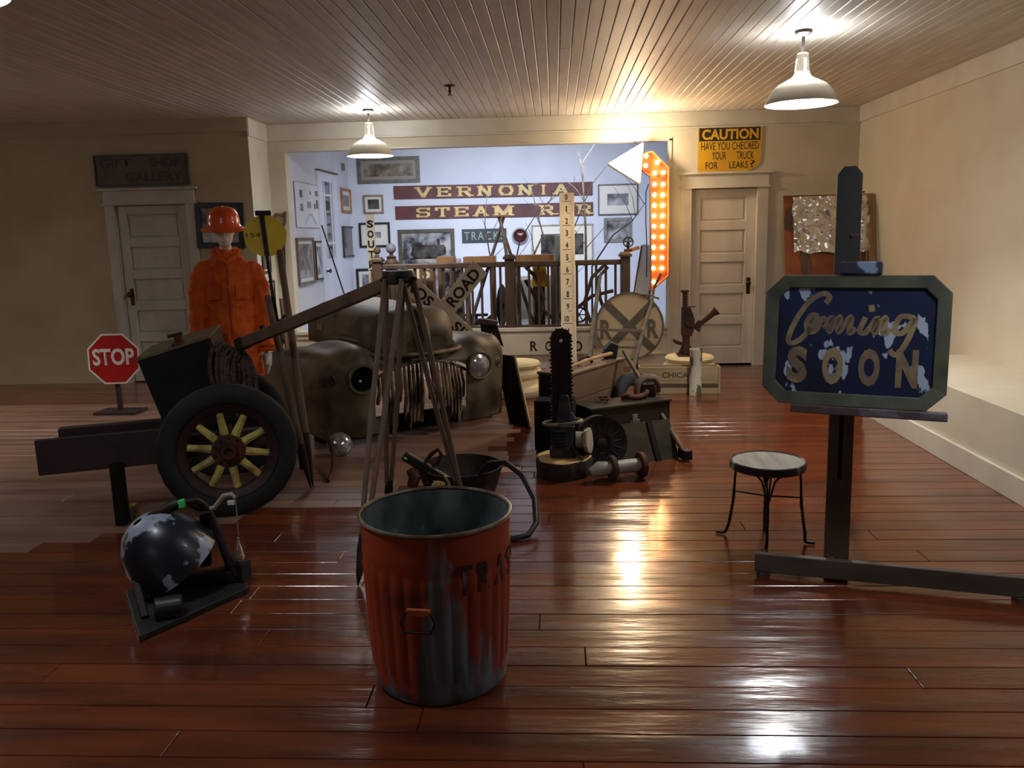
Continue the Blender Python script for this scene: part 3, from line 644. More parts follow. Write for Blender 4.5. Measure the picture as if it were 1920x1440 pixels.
for a_ in (((-w/2, h/2-.018, .018), (w/2, h/2, .03)), ((-w/2, -h/2, .018), (w/2, -h/2+.018, .03)), ((-w/2, -h/2+.018, .018), (-w/2+.018, h/2-.018, .03)), ((w/2-.018, -h/2+.018, .018), (w/2, h/2-.018, .03))): b.ab(*a_)
b.build('frame', M_black, t)
M_mar2 = mat('maroon_letters', (58, 22, 18), .6)
for s_, cx, cy, ww in (('GIFT', -.27*w, .23*h, .34*w), ('SHOP', .26*w, .23*h, .34*w), ('GALLERY', .13*w, -.22*h, .62*w)):
    txt('lettering', s_, Mx @ Matrix.Translation((cx, cy, 0)), ww, h*.3, M_mar2, t, weight=.03, off=.0192)
framed('black framed dark photograph behind the orange hard hat', LEFT, (365, 381, 462, 464), (18, 16, 16), .06, .0, 0, roll=-1.5)
# ------------------------------------------------------------------ lighted arrow
YA = D-.05
def A2(px, py, Yd=YA): p = at(px, py, Yd); return (p.x, p.z)
t = thing('lighted_arrow', 'rusty bent arrow sign with rows of glowing bulbs beside the door', 'sign', (A2(1233, 540)[0], YA, A2(1233, 540)[1]))
Mxz = Matrix(((1, 0, 0, 0), (0, 0, -1, YA), (0, 1, 0, 0), (0, 0, 0, 1)))       # local z = towards viewer
M_arust = mat('arrow_face', (172, 82, 30), .6, 0, (120, 52, 20), 7, .4, .7, col3=(190, 110, 50), lo3=.6, hi3=.7, scale3=4)
shaft = [A2(*p) for p in ((1201, 288), (1222, 286), (1252, 315), (1252, 516), (1219, 545), (1219, 332), (1201, 319))]
b = B(); b.m = Mxz; b.prism(shaft, 0, .02).build('shaft_back', M_arust, t)
b = B(); b.m = Mxz; n = len(shaft)
for i in range(n):
    a, c = V(shaft[i]), V(shaft[(i+1) % n]); d = (c-a).normalized(); nn = V((-d.y, d.x))*.006
    b.prism([tuple(a-nn), tuple(c-nn), tuple(c+nn), tuple(a+nn)], -.01, .10)
b.build('channel_rim', mat('rim_rust', (176, 110, 56), .5, .2), t)
M_bulb = mat('glowing_bulb', (255, 200, 128), .4, emit=13)
bp = [(1209+2, 293), (1210, 311), (1232, 305), (1227, 325), (1243, 324)]
for i in range(9): bp += [(1226.5-i*.3, 346+i*19.6), (1242.5-i*.25, 346+i*19.6)]
bp.append((1225, 528))
b0 = None
for px_, py_ in bp:
    X_, Z_ = A2(px_, py_)
    b = B(); b.m = Mxz; b.ball((X_, Z_, .045), .024, 12); b.build('light_bulb', M_bulb, t, smooth=1)
head = [A2(*p) for p in ((1140, 309), (1203, 271), (1197, 345))]
hx = Mxz @ Matrix.Translation((0, 0, .0))
b = B(); b.m = Mxz; b.prism(head, -.02, 0).build('head_back', M_arust, t)
b = B(); b.m = Mxz
for i in range(3):
    a, c = V(head[i]), V(head[(i+1) % 3]); d = (c-a).normalized(); nn = V((-d.y, d.x))*.006
    b.prism([tuple(a-nn), tuple(c-nn), tuple(c+nn), tuple(a+nn)], -.02, .16)
b.build('head_rim', mat('rim_cream', (224, 200, 160), .5), t)
cx = sum(p[0] for p in head)/3; cz = sum(p[1] for p in head)/3
b = B(); b.m = Mxz; b.prism([(cx+(x_-cx)*.965, cz+(z_-cz)*.965) for x_, z_ in head], .05, .06).build('lit_face', mat('lit_arrow_face', (255, 226, 178), .5, emit=22), t)
point('arrow_head_glow', (cx, YA-.30, cz+.12), 18, (1, .82, .58), .06)
point('arrow_shaft_glow', (A2(1235, 400)[0], YA-.3, A2(1235, 400)[1]), 2.5, (1, .62, .28), .12)
tag(B().tube([at(x_, y_, D+.0-.02) for x_, y_ in ((1216, 345), (1211, 360), (1211, 420), (1213, 470), (1212, 520))], .006, 6).build('power_cord', M_black), 'thin black power cord hanging beside the lighted arrow shaft', 'cord')
# loop shows through the lit arrow support hook
tag(B().cyl(at(1203, 272, YA), (at(1203, 272, YA).x+.03, D-.005, OZ1+.01), .004, 6).cyl(at(1197, 272, YA), (at(1192, 272, YA).x-.03, D-.005, OZ1+.01), .004, 6).build('hanging_wire', M_iron), 'short wire holding the arrow head to the opening trim', 'wire')
# ================================================================== LEANING SIGNS AND BOARDS AT THE BACK
def crossblade(par, c, ang, L, Wd, word, seg, m=M_signwh, lh=.62, name='blade', z0=0, Y=0):
    Mx = facing(c, 0, 0) @ Matrix.Rotation(math.radians(ang), 4, 'Z')
    b = B(); b.m = Mx; b.ab((-L/2, -Wd/2, z0-.008), (L/2, Wd/2, z0)); b.build(name, m, par, bev=.002)
    for s_, x0, x1 in seg: txt('lettering', s_, Mx @ Matrix.Translation(((x0+x1)/2*L, 0, 0)), abs(x1-x0)*L, Wd*lh, M_letblk, par, weight=.03, off=z0+.0012)
YC = 8.25; c = at(829, 588, YC)
t = thing('railroad_crossbuck', 'white X-shaped crossbuck sign with ROAD on its raised arm behind the truck hood', 'sign', (c.x, YC, 0))
crossblade(t, c, 49, 1.22, .185, '', [('RAIL', -.46, -.13), ('ROAD', .1, .46)], z0=.012)
crossblade(t, c, -44, 1.22, .185, '', [('CROS', -.47, -.12), ('SING', .13, .44)])
B().cyl((c.x, YC+.035, 0), (c.x, YC+.035, c.z+.1), .022).build('post', M_iron, t)
B().cyl((c.x, YC+.035, 0), (c.x, YC+.035, .02), .14, 20).build('foot', M_iron, t)
YP = D-.055
a, e = at(905, 632, YP), at(1106, 638, YP)
t = thing('road_plank', 'flat white blade spaced ROAD propped along the foot of the knee wall', 'sign', ((a.x+e.x)/2, YP, .19))
B().ab((a.x, YP, .172), (e.x, YP+.012, .405)).build('board', M_signwh, t, bev=.002)
for ch, px_ in (('R', 1001), ('O', 1029), ('A', 1057), ('D', 1085)):
    p = at(px_, 649, YP); txt('letter', ch, facing((p.x, YP, p.z)), .085, .118, M_letblk, t, weight=.02)
# numbered ruler board
def rul(z): k = z/1.27; return 9.27+.40*k
P0 = at(1057, 694, 9.27); P0 = V((P0.x-.02, 9.27, 0)); P1 = at(1076, 362, 9.92)
t = thing('river_gauge_board', 'tall cream gauge board numbered 0 to 10 leaning on the balustrade', 'gauge', P0)
Mx = frame3(P0.lerp(P1, .5), (1, 0, 0), P1-P0); L = (P1-P0).length; Wg = .172
dirx = (V((1, 0, 0))-(P1-P0).normalized()*(P1-P0).normalized().x)
b = B(); b.m = Mx; b.ab((-Wg/2, -L/2, -.01), (Wg/2, L/2, .01)); b.build('board', mat('gauge_cream', (222, 208, 180), .45), t, bev=.002)
stp = .1455; y0 = L/2-.105
tk = B(); tk.m = Mx
for i in range(14):
    yy = y0-i*stp
    if i < 13: txt('numeral', str(i), Mx @ Matrix.Translation((-.005 if i < 10 else -.02, yy+.052, 0)), .03 if i in (0, 2, 3, 4, 5, 6, 8, 9) else (.014 if i == 1 else .05 if i > 9 else .034), .074, M_letblk, t, weight=.03, off=.0115)
    tk2 = B(); tk2.m = Mx; tk2.ab((-.06 if i % 2 == 0 else 0, yy-.004, .01), (.05, yy+.002, .0112)); tk2.build('inch_mark', M_letblk, t)
    for j in range(1, 8): tk.ab((.045 if j % 2 else .035, yy-j*stp/8-.0015, .01), (.07, yy-j*stp/8+.0015, .0112))
tk.build('tick_marks', mat('tick_grey', (110, 100, 86)), t, kind='stuff')
# round railroad warning sign on a grey hand truck
ct = at(1180, 612, 9.42); R_ = .392
t = thing('crossing_warning_disc', 'round cream railroad warning disc with grey X and letters R R', 'sign', (ct.x, 9.42, ct.z-R_))
Mx = facing(ct, 0, 4)
b = B(); b.m = Mx; b.lathe([(0, 0), (R_, 0), (R_, .006), (0, .006)], n=48); b.build('disc', mat('disc_cream', (206, 192, 158), .5, 0, (190, 174, 140), 3, .4, .7), t)
M_gry = mat('worn_grey_paint', (96, 90, 78), .6, 0, (116, 110, 96), 9, .4, .7)
b = B(); b.m = Mx; b.lathe([(R_-.022, .006), (R_, .006), (R_, .012), (R_-.022, .012), (R_-.022, .006)], n=48); b.build('rim', M_gry, t)
for ang in (45, -45):
    b = B(); b.m = Mx @ Matrix.Rotation(math.radians(ang), 4, 'Z'); b.ab((-R_+.02, -.045, .006), (R_-.02, .045, .0085 if ang > 0 else .0095)); b.build('x_stroke', M_gry, t)
for sx in (-1, 1): txt('letter', 'R', Mx @ Matrix.Translation((sx*R_*.68, -.03, 0)), .13, .22, M_gry, t, weight=.03, off=.0102)
M_truckgry = mat('galvanised_grey', (150, 144, 128), .5, .2, (120, 114, 98), 9, .4, .7)
t = thing('hand_truck', 'grey steel hand truck with curved handles before the round warning disc', 'hand truck', (fl(1150, 692).x, 9.2, 0))
yt = 9.22
Lr = [at(1104, 690, yt-.08), at(1112, 612, yt), at(1122, 540, yt+.08), at(1127, 510, yt+.1)]; Rr = [at(1186, 692, yt-.08), at(1205, 622, yt), at(1222, 568, yt+.06), at(1226, 540, yt+.07), at(1240, 512, yt-.1)]
Lr[0].z = .03; Rr[0].z = .03
B().tube(Lr, [.03, .03, .024, .016], 8, flat=.6).build('side_rail', M_truckgry, t, smooth=1)
B().tube(Rr, [.03, .03, .024, .018, .016], 8, flat=.6).build('side_rail', M_truckgry, t, smooth=1)
for ya, yb in ((618, 620), (650, 652)): B().beam(at(1110 if ya == 618 else 1107, ya, yt-.01), at(1206 if ya == 618 else 1197, yb, yt-.01), .018, .03).build('cross_bar', M_truckgry, t)
B().beam((Lr[0]+Lr[1])/2+V((.06, 0, 0)), (Lr[0]+Lr[1])/2+V((.06, .0, .2)), .02, .03).build('strut', M_truckgry, t)
B().ab((Lr[0].x-.03, yt-.22, .005), (Rr[0].x+.03, yt-.04, .02)).build('toe_plate', M_truckgry, t)
for px_ in (Lr[0].x-.05, Rr[0].x+.05):
    b = B(); b.lathe([(0, -.02), (.075, -.02), (.075, .02), (0, .02)], (px_, yt+.06, .08), 20, (1, 0, 0)); b.build('wheel', M_black, t)
B().tube([at(1198, 552, yt+.14), at(1215, 553, yt+.14), at(1236, 560, yt+.14)], .012, 6).build('hook_bar', M_gry, t)
# ------------------------------------------------------------------ cream turned plinths
M_cream = mat('cream_plaster', (232, 214, 168), .45, 0, (222, 202, 156), 4, .4, .7)
def plinth(c, s, label, disc=True):
    t = thing('turned_plinth', label, 'plinth', c); b = B()
    b.lathe([(0, 0), (.27, 0), (.30, .03), (.31, .065), (.295, .10), (.25, .125), (.215, .14), (.21, .16), (.235, .175), (.262, .195), (.265, .22), (.245, .245), (.2, .255), (0, .255)], n=40)
    b.v = [V((p.x*s, p.y*s, p.z*s)) for p in b.v]; b.build('base', M_cream, t, world=False, smooth=30)
    if disc: B().lathe([(0, .255*s), (.2*s, .255*s), (.205*s, .268*s), (.235*s, .278*s), (.25*s, .295*s), (.235*s, .315*s), (0, .32*s)], n=40).build('top_disc', M_cream, t, world=False, smooth=30)
    return t
pc = (at(1290, 700, 8.5).x, 8.42, 0)
plinth(pc, 1.0, 'round cream turned plinth carrying the iron jack beside the panelled door')
plinth((-.42, 8.1, 0), 1.05, 'round cream turned plinth half hidden behind the truck fender', True)
# ------------------------------------------------------------------ railroad jack on the plinth
J = lambda x, y: at(x, y, pc[1])
t = thing('railroad_jack', 'tall rusty railroad jack with a flared lever socket on the cream plinth', 'jack', (J(1285, 660).x, pc[1], .32))
M_jack = mat('jack_rust', (74, 44, 28), .7, .3, (46, 28, 20), 12, .4, .65, bump=.001)
x0 = J(1287, 620).x; z0 = .32
B().ab((x0-.09, pc[1]-.1, z0), (x0+.08, pc[1]+.1, z0+.015)).build('base_plate', M_jack, t, bev=.003)
B().ab((x0-.035, pc[1]-.04, z0+.015), (x0+.03, pc[1]+.04, z0+.24)).prism([(0, 0), (.06, 0), (0, .1)], -.01, .01, facing((x0+.03, pc[1], z0+.015))).prism([(0, 0), (-.05, 0), (0, .1)], -.01, .01, facing((x0-.035, pc[1], z0+.015))).build('column', M_jack, t, bev=.004)
hz = z0+.20
hs = [(-.05, 0), (.05, 0), (.075, .08), (.075, .17), (.05, .24), (.03, .29), (-.05, .3)]
B().prism(hs, -.05, .05, facing((x0, pc[1], hz))).build('housing', M_jack, t, bev=.008)
B().cyl((x0+.02, pc[1]-.07, hz+.13), (x0+.02, pc[1]-.04, hz+.13), .035, 16).build('pivot_boss', M_jack, t, bev=.003)
rb = B().ab((x0-.042, pc[1]-.022, hz+.28), (x0+.0, pc[1]+.022, z0+.64))
rb.build('rack_bar', M_jack, t)
for i in range(5):
    z = hz+.31+i*.026
    B().ab((x0+.0, pc[1]-.02, z), (x0+.012, pc[1]+.02, z+.014)).build('rack_tooth', M_jack, t)
B().ab((x0-.06, pc[1]-.035, z0+.64), (x0+.015, pc[1]+.035, z0+.665)).ab((x0-.03, pc[1]-.02, z0+.62), (x0, pc[1]+.02, z0+.64)).build('head_cap', M_jack, t, bev=.004)
B().prism([(-.13, .07), (-.035, .03), (-.035, .0), (-.11, .02), (-.14, .05)], -.03, .03, facing((x0, pc[1], z0+.1))).build('toe', M_jack, t, bev=.004)
sa, sb = J(1307, 612), J(1344, 582); d = (sb-sa).normalized()
B().tube([sa, sa+d*.08, sb-d*.05, sb], [.02, .024, .03, .048], 14).build('lever_socket', M_jack, t, smooth=1)
B().prism([(0, 0), (.05, .06), (.09, .04), (.06, -.07), (.02, -.04)], -.015, .015, facing((x0+.07, pc[1], hz+.1))).build('pawl', M_jack, t, bev=.003)
B().ab((x0+.01, pc[1]-.015, hz+.29), (x0+.085, pc[1]+.015, hz+.3)).build('trip_lever', M_jack, t)
# wooden box lettered CHICAGO
t = thing('stencilled_crate', 'old pale wooden box faintly stencilled CHICAGO before the cream plinth', 'crate', (1.27, 8.0, 0), rotz(-4))
M_box = mat('box_wood', (168, 146, 108), .6, 0, (140, 118, 84), 7, .4, .7, stretch=(.3, 1, 1), bump=.0008)
for i in range(2): B().ab((-.45, -.02, .0+i*.135), (.30, 0, .133+i*.135)).build('side_board', M_box, t, world=False, bev=.003)
for s_ in (-1, 1): B().ab((-.465 if s_ < 0 else .30, -.025, 0), (-.45 if s_ < 0 else .32, .15, .268)).build('end_board', M_box, t, world=False, bev=.003)
B().ab((-.45, .13, 0), (.3, .15, .268)).build('side_board', M_box, t, world=False)
B().ab((-.45, 0, .0), (.3, .13, .01)).build('bottom_board', M_box, t, world=False)
B().ab((-.45, -.026, .07), (.30, -.0205, .105)).build('dark_stripe', mat('stencil_brown', (80, 64, 46), .6), t, world=False)
txt('lettering', 'CHICAGO', WM[t.name] @ facing((-.05, -.021, .19)), .38, .055, MC['stencil_brown'], t, weight=.02, off=.001)
# white chipped canister
p = fl(1301, 738); p = V((p.x, 7.92, 0))
t = thing('tall_canister', 'tall narrow canister in chipped white paint standing on the floor', 'canister', p)
M_chip = mat('chipped_white', (200, 194, 172), .5, 0, (92, 84, 64), 12, .5, .56, stretch=(1, 1, .5), detail=9)
B().lathe([(0, 0), (.06, 0), (.062, .01), (.059, .02), (.059, .44), (.063, .445), (.063, .455), (.056, .455), (.055, .02), (0, .02)], n=28).build('body', M_chip, t, world=False, smooth=40)
# ================================================================== CHEST AND SALVAGE PILE
M_green = mat('army_green_wood', (62, 54, 36), .75, 0, (38, 32, 24), 7, .4, .7, stretch=(.3, 1, 1), bump=.0008, spec=.2)
M_crate = mat('brown_crate_wood', (104, 76, 52), .65, 0, (70, 50, 36), 8, .4, .7, stretch=(1, .25, 1), bump=.001)
M_crdk = mat('black_crate_end', (26, 20, 16), .8, spec=.2)
def crate(t, w, l, z0, z1, m, mend, n, lid=True):
    hh = (z1-z0)/n
    for i in range(n):
        for s_ in (-1, 1):
            B().ab((s_*w/2-s_*.015, -l/2, z0+i*hh+.002), (s_*w/2, l/2, z0+(i+1)*hh-.002)).build('side_board', m, t, world=False, bev=.003)
            B().ab((-w/2+.015, s_*l/2-s_*.018, z0+i*hh+.002), (w/2-.015, s_*l/2, z0+(i+1)*hh-.002)).build('end_board', mend, t, world=False, bev=.003)
    B().ab((-w/2+.015, -l/2+.018, z0+.005), (w/2-.015, l/2-.018, z0+.02)).build('bottom', m, t, world=False)
    if lid:
        B().ab((-w/2-.008, -l/2-.008, z1), (w/2+.008, l/2+.008, z1+.018)).build('lid', m, t, world=False, bev=.003)
t = thing('long_wooden_crate', 'long brown plank crate with black end behind the green chest', 'crate', (.20, 6.16, 0), rotz(-31))
crate(t, .26, .86, .02, .58, M_crate, M_crdk, 3)
for s_ in (-1, 1): B().ab((-.13, s_*.36-.03, 0), (.13, s_*.36+.03, .02)).build('skid', M_crdk, t, world=False)
t = thing('green_chest', 'dark army-green wooden chest supporting iron scrap, lid board leaning in front', 'chest', (.47, 5.84, 0), rotz(28))
crate(t, .66, .24, 0, .36, M_green, M_green, 2)
B().ab((-.02, -.135, .24), (.06, -.12, .26)).ab((.0, -.14, .2), (.04, -.125, .3)).build('hasp', M_truckgry, t, world=False)
t = thing('black_cabinet', 'black box on short legs left of the green chest', 'box', (.00, 5.62, 0), rotz(-8))
B().ab((-.15, -.08, .09), (.12, .10, .44)).build('body', M_crdk, t, world=False, bev=.006)
for x_ in (-.14, .09):
    for y_ in (-.07, .07): B().ab((x_, y_, 0), (x_+.025, y_+.025, .09)).build('leg', M_crdk, t, world=False)
# leaning lettered lid
TL, TR = at(1140, 797, 5.60), at(1268, 787, 5.80); BL, BR = fl(1150, 862), fl(1284, 858)
BL = V((BL.x, 5.45, 0)); BR = V((BR.x-.03, 5.66, 0)); BL.x = at(1148, 870, 5.45).x
Mx = frame3((TL+TR+BL+BR)/4, (BR-BL), (TL-BL)); w_ = (BR-BL).length; h_ = (TL-BL).length
t = thing('lettered_board', 'dark green lettered board leaning on the chest front', 'board', (BL+BR)/2)
b = B(); b.m = Mx; b.ab((-w_/2, -h_/2, -.018), (w_/2-.03, h_/2, 0)); b.build('board', M_green, t, bev=.003)
b = B(); b.m = Mx; b.ab((.05, -h_/2, .0), (.09, h_/2, .012)); b.build('batten', M_crdk, t, bev=.002)
# iron scrap on the chest
top = .378
t = thing('rusty_coupler_casting', 'rusty arched casting with loops lying on the green chest', 'casting', (.62, 5.98, top))
cx_, cy_ = .60, 5.93
B().tube([(cx_-.13, cy_-.06, top+.02), (cx_-.08, cy_-.09, top+.03), (cx_-.02, cy_-.07, top+.02), (cx_+.04, cy_-.03, top+.03), (cx_+.06, cy_, top+.05)], [.018, .024, .02, .022, .02], 10).build('hook', M_rust, t, smooth=1)
B().tube([(cx_-.02, cy_+.0, top+.03), (cx_-.01, cy_+.02, top+.10), (cx_+.04, cy_+.04, top+.145), (cx_+.11, cy_+.05, top+.14), (cx_+.15, cy_+.07, top+.09), (cx_+.15, cy_+.08, top+.03)], [.02, .03, .034, .034, .028, .02], 12, flat=.8).build('arch', mat('dusty_iron', (110, 88, 70), .8, 0, (70, 50, 40), 10, .4, .65), t, smooth=1)
B().box((cx_+.07, cy_+.05, top+.05), (.12, .05, .09)).build('web', M_rust, t, bev=.012)
tag(B().tube([(cx_-.26+.02*math.cos(a)*(1+a*.1), cy_-.14+.03*math.sin(a), top+.012+.003*a) for a in [i*.5 for i in range(22)]], .007, 6).build('chain_scrap', M_rust, smooth=1), 'small rusty coil of wire on the left of the chest top', 'wire')
# tyre behind the chest
c = V((.62, 6.40, 0)); t = thing('worn_tyre', 'black worn tyre standing on edge behind the green chest', 'tyre', c)
def torus(b, c, R1, r1, r2, ax, n=40, k=12, tread=0):
    q = V((0, 0, 1)).rotation_difference(V(ax)).to_matrix(); vs = []; fs = []
    for i in range(n):
        a = 2*math.pi*i/n
        for j in range(k):
            t_ = 2*math.pi*j/k; cs, sn = math.cos(t_), math.sin(t_)
            cs = math.copysign(abs(cs)**.8, cs); sn = math.copysign(abs(sn)**.8, sn)
            rr = R1 + r1*cs + (tread if (i % 2 and cs > .8) else 0)
            vs.append(V(c) + q @ V((rr*math.cos(a), rr*math.sin(a), r2*sn)))
            fs.append((i*k+j, i*k+(j+1) % k, ((i+1) % n)*k+(j+1) % k, ((i+1) % n)*k+j))
    return b.add(vs, fs)
M_tire = mat('old_rubber', (20, 19, 18), .8, 0, (30, 28, 26), 8, .4, .7, bump=.001)
torus(B(), (c.x, c.y, .25), .19, .055, .06, (.5, -.6, .25)).build('carcass', M_tire, t, smooth=60)
# push broom and sledge
t = thing('push_broom', 'old broom lying on the long crate, black bristles pointing up', 'broom', (.25, 6.2, .6))
ba, bb = at(1148, 662, 6.42), at(1068, 692, 5.95); ba.z = max(ba.z, .635); bb.z = .616
B().tube([bb, bb.lerp(ba, .5)+V((0, 0, .006)), ba], [.011, .014, .016], 8).build('handle', M_ltwood, t, smooth=1)
bd = (ba-bb).normalized()
B().prism([(-.02, -.01), (.0, -.05), (.09, -.055), (.11, .06), (.05, .085), (.0, .03)], -.03, .03, facing((ba.x-.06, ba.y, ba.z+.005), 10)).build('bristles', M_black, t, bev=.01)
t = thing('sledge_bar', 'long wooden-handled sledge leaning from the crate down to the floor', 'sledge', fl(1278, 858))
sa, sb = at(1169, 658, 6.35), V((.885, 5.60, .045))
B().tube([sb, sb.lerp(sa, .5), sa], [.019, .017, .014], 10).build('handle', M_grwood, t, smooth=1)
B().box(sb+V((0, 0, 0)), (.06, .11, .07), rotz(20)).build('head', M_iron, t, bev=.008)
t = thing('iron_pan_lid', 'dark iron band arching beside the broom on the long crate', 'iron', at(1100, 670, 6.2))
B().tube([V((.16, 6.12, .603)), V((.18, 6.14, .64)), V((.22, 6.18, .655)), V((.26, 6.22, .64)), V((.27, 6.24, .603))], .012, 8).build('loop', M_iron, t, smooth=1)
# brake drum, handwheel
t = thing('brake_drum', 'large dark ribbed iron drum leaning on the black box', 'drum', (.30, 5.33, 0))
cD = V((.285, 5.36, .19)); ax = V((.28, -.93, .18)).normalized()
b = B(); b.lathe([(.0, .0), (.06, 0), (.07, .012), (.15, .008), (.17, .02), (.185, .02), (.187, -.05), (.175, -.05), (.172, -.01), (0, -.01)], cD, 44, ax); b.build('drum', M_iron, t, smooth=40)
q = V((0, 0, 1)).rotation_difference(ax).to_matrix()
for i in range(16):
    a = 2*math.pi*i/16; e1 = cD+q @ V((.085*math.cos(a), .085*math.sin(a), .014)); e2 = cD+q @ V((.15*math.cos(a), .15*math.sin(a), .014)); B().cyl(e1, e2, .006, 6).build('rib', M_iron, t)
B().lathe([(0, .0), (.035, 0), (.035, .03), (.02, .035), (0, .035)], cD, 16, ax).build('hub', M_iron, t, smooth=1)
t = thing('axle_coupling', 'rusty two-flanged shaft coupling lying on the floor before the drum', 'coupling', (.42, 5.15, 0))
a_, b__ = V((.32, 5.12, .085)), V((.56, 5.20, .085)); dd = (b__-a_).normalized()
B().cyl(a_, b__, .045, 18).build('shaft', M_truckgry, t, smooth=1)
for k_, r_ in ((.12, .08), (.92, .083)):
    c_ = a_.lerp(b__, k_); B().cyl(c_-dd*.016, c_+dd*.016, r_, 28).build('flange', M_rust, t, bev=.004)
    for i in range(6):
        an_ = i*math.pi/3; n1 = dd.cross(V((0, 0, 1))).normalized(); n2 = dd.cross(n1); o_ = (n1*math.cos(an_)+n2*math.sin(an_))*(r_-.018)
        B().cyl(c_+o_-dd*.026, c_+o_+dd*.026, .008, 6).build('bolt', M_rust, t)
B().tube([a_-dd*.12+V((0, 0, -.02)), a_-dd*.06, a_], [.03, .05, .045], 14).build('spigot', M_truckgry, t, smooth=1)
# chainsaw standing on a log slice
SC = V((.035, 5.28, 0))
t = thing('log_slice', 'thick log slice with pale yellow cut face carrying the old chainsaw', 'log', SC)
M_cut = mat('cut_wood', (196, 160, 96), .6, 0, (168, 128, 70), 6, .4, .7)
def lf(a, z): return 1+.06*math.sin(3*a+1)+.03*math.sin(7*a)+(.02*math.sin(19*a) if z < .118 else 0)
B().lathe([(.0, 0), (.168, 0), (.178, .02), (.182, .09), (.178, .118)], n=64, fn=lf).build('bark', mat('dark_log_bark', (58, 40, 26), .85, 0, (36, 26, 18), 20, .4, .6, bump=.002), t, world=False, smooth=50)
B().lathe([(.178, .118), (.172, .124), (0, .124)], n=64, fn=lf).build('cut_face', M_cut, t, world=False)
t = thing('antique_chainsaw', 'heavy antique chainsaw standing upright on the log slice, bar pointing up', 'chainsaw', SC+V((0, 0, .124)))
SX, SY = SC.x, SC.y; ZB = .124
M_saw = mat('saw_grey_casting', (64, 66, 68), .5, .4, (42, 42, 44), 12, .4, .65)
bw = .062; zt_ = at(1053, 617, SY).z; bx0 = at(1052, 650, SY).x
pl = [(-bw, .32), (-bw, zt_-bw*1.1)] + [(-bw*math.cos(a), zt_-bw*1.1+bw*1.05*math.sin(a)) for a in [math.pi*i/12 for i in range(1, 12)]] + [(bw, zt_-bw*1.1), (bw, .32)]
pl = [(x_, z_) for x_, z_ in pl]
mb = facing((bx0, SY, 0))
B().prism(pl, -.004, .004, mb).build('guide_bar', mat('bar_steel', (30, 24, 22), .5, .5, (48, 34, 28), 10, .4, .65), t)
B().cyl(V((bx0, SY-.0062, zt_-.075)), V((bx0, SY-.0042, zt_-.075)), .011, 16).build('nose_rivet', M_white, t)
ch = [V((x_, 0, z_)) for x_, z_ in pl]; k = 0
for i in range(len(ch)-1):
    L_ = (ch[i+1]-ch[i]).length; n = max(1, round(L_/.024))
    for j in range(n):
        p = ch[i].lerp(ch[i+1], (j+.5)/n); d_ = (ch[i+1]-ch[i]).normalized(); o_ = V((-d_.z, 0, d_.x))
        ou = o_ if o_.dot(p-V((0, 0, .6)) if p.z < zt_-bw*1.1 else p-V((0, 0, zt_-bw*1.1))) > 0 else -o_
        if p.z < zt_-bw*1.1: ou = V((math.copysign(1, p.x), 0, 0))
        pw = p+V((bx0, SY, 0)); b = B()
        b.beam(pw-d_*.009+ou*.004, pw+d_*.009+ou*.004, .008, .010, (0, 1, 0))
        if k % 2 == 0: b.beam(pw-d_*.005+ou*.008, pw+d_*.003+ou*.014, .007, .007, (0, 1, 0))
        b.build('chain_link', M_iron, t); k += 1
# engine block, tank, handle ring
B().prism([(-.085, 0), (.085, 0), (.09, .05), (.07, .075), (.072, .19), (.085, .215), (-.085, .215), (-.08, .16), (-.07, .075), (-.09, .05)], -.06, .06, facing((SX, SY, ZB))).build('engine_block', M_saw, t, bev=.012)
for i in range(5): B().ab((SX-.078, SY-.075, ZB+.09+i*.022), (SX+.02, SY-.055, ZB+.098+i*.022)).build('cooling_fin', M_saw, t)
B().prism([(-.06, .215), (.075, .215), (.045, .26), (.035, .4), (.02, .42), (-.03, .42), (-.045, .3)], -.045, .03, facing((SX+.01, SY, ZB))).build('gear_case', M_saw, t, bev=.01)
B().prism([(.05, .22), (.09, .25), (.06, .30), (.05, .37), (.04, .3)], -.03, .02, facing((SX, SY, ZB))).build('spiked_bumper', mat('blue_grey_paint', (64, 78, 96), .5), t, bev=.003)
hr = [V((SX+.125*math.cos(a), SY-.02+.07*math.sin(a), ZB+.235+.01*math.cos(a))) for a in [2*math.pi*i/28 for i in range(28)]]
B().tube(hr, .012, 8, closed=True).build('handle_ring', mat('worn_handle', (150, 132, 100), .5, .2, (90, 80, 66), 14, .4, .6), t, smooth=1)
B().cyl((SX-.03, SY-.085, ZB+.1), (SX-.03, SY-.055, ZB+.1), .028, 14).cyl((SX+.02, SY-.08, ZB+.06), (SX+.02, SY-.05, ZB+.06), .02, 12).build('filler_caps', M_iron, t, bev=.003, kind='stuff')
B().cyl((SX+.08, SY, ZB+.11), (SX+.145, SY, ZB+.11), .055, 18).build('starter_housing', M_truckgry, t, bev=.006)
B().lathe([(0, 0), (.075, 0), (.085, .02), (.085, .03), (0, .036)], (SX+.15, SY, ZB+.105), 20, (1, -.3, .1), fn=lambda a, z: 1+.05*(int(a*20/math.pi) % 2)).build('starter_pulley', mat('pale_alloy', (176, 164, 138), .5, .2), t)
B().tube([(SX+.06, SY-.05, ZB+.07), (SX+.10, SY-.10, ZB+.03), (SX+.13, SY-.12, ZB+.006)], [.018, .012, .008], 8).build('lever', M_iron, t, smooth=1)
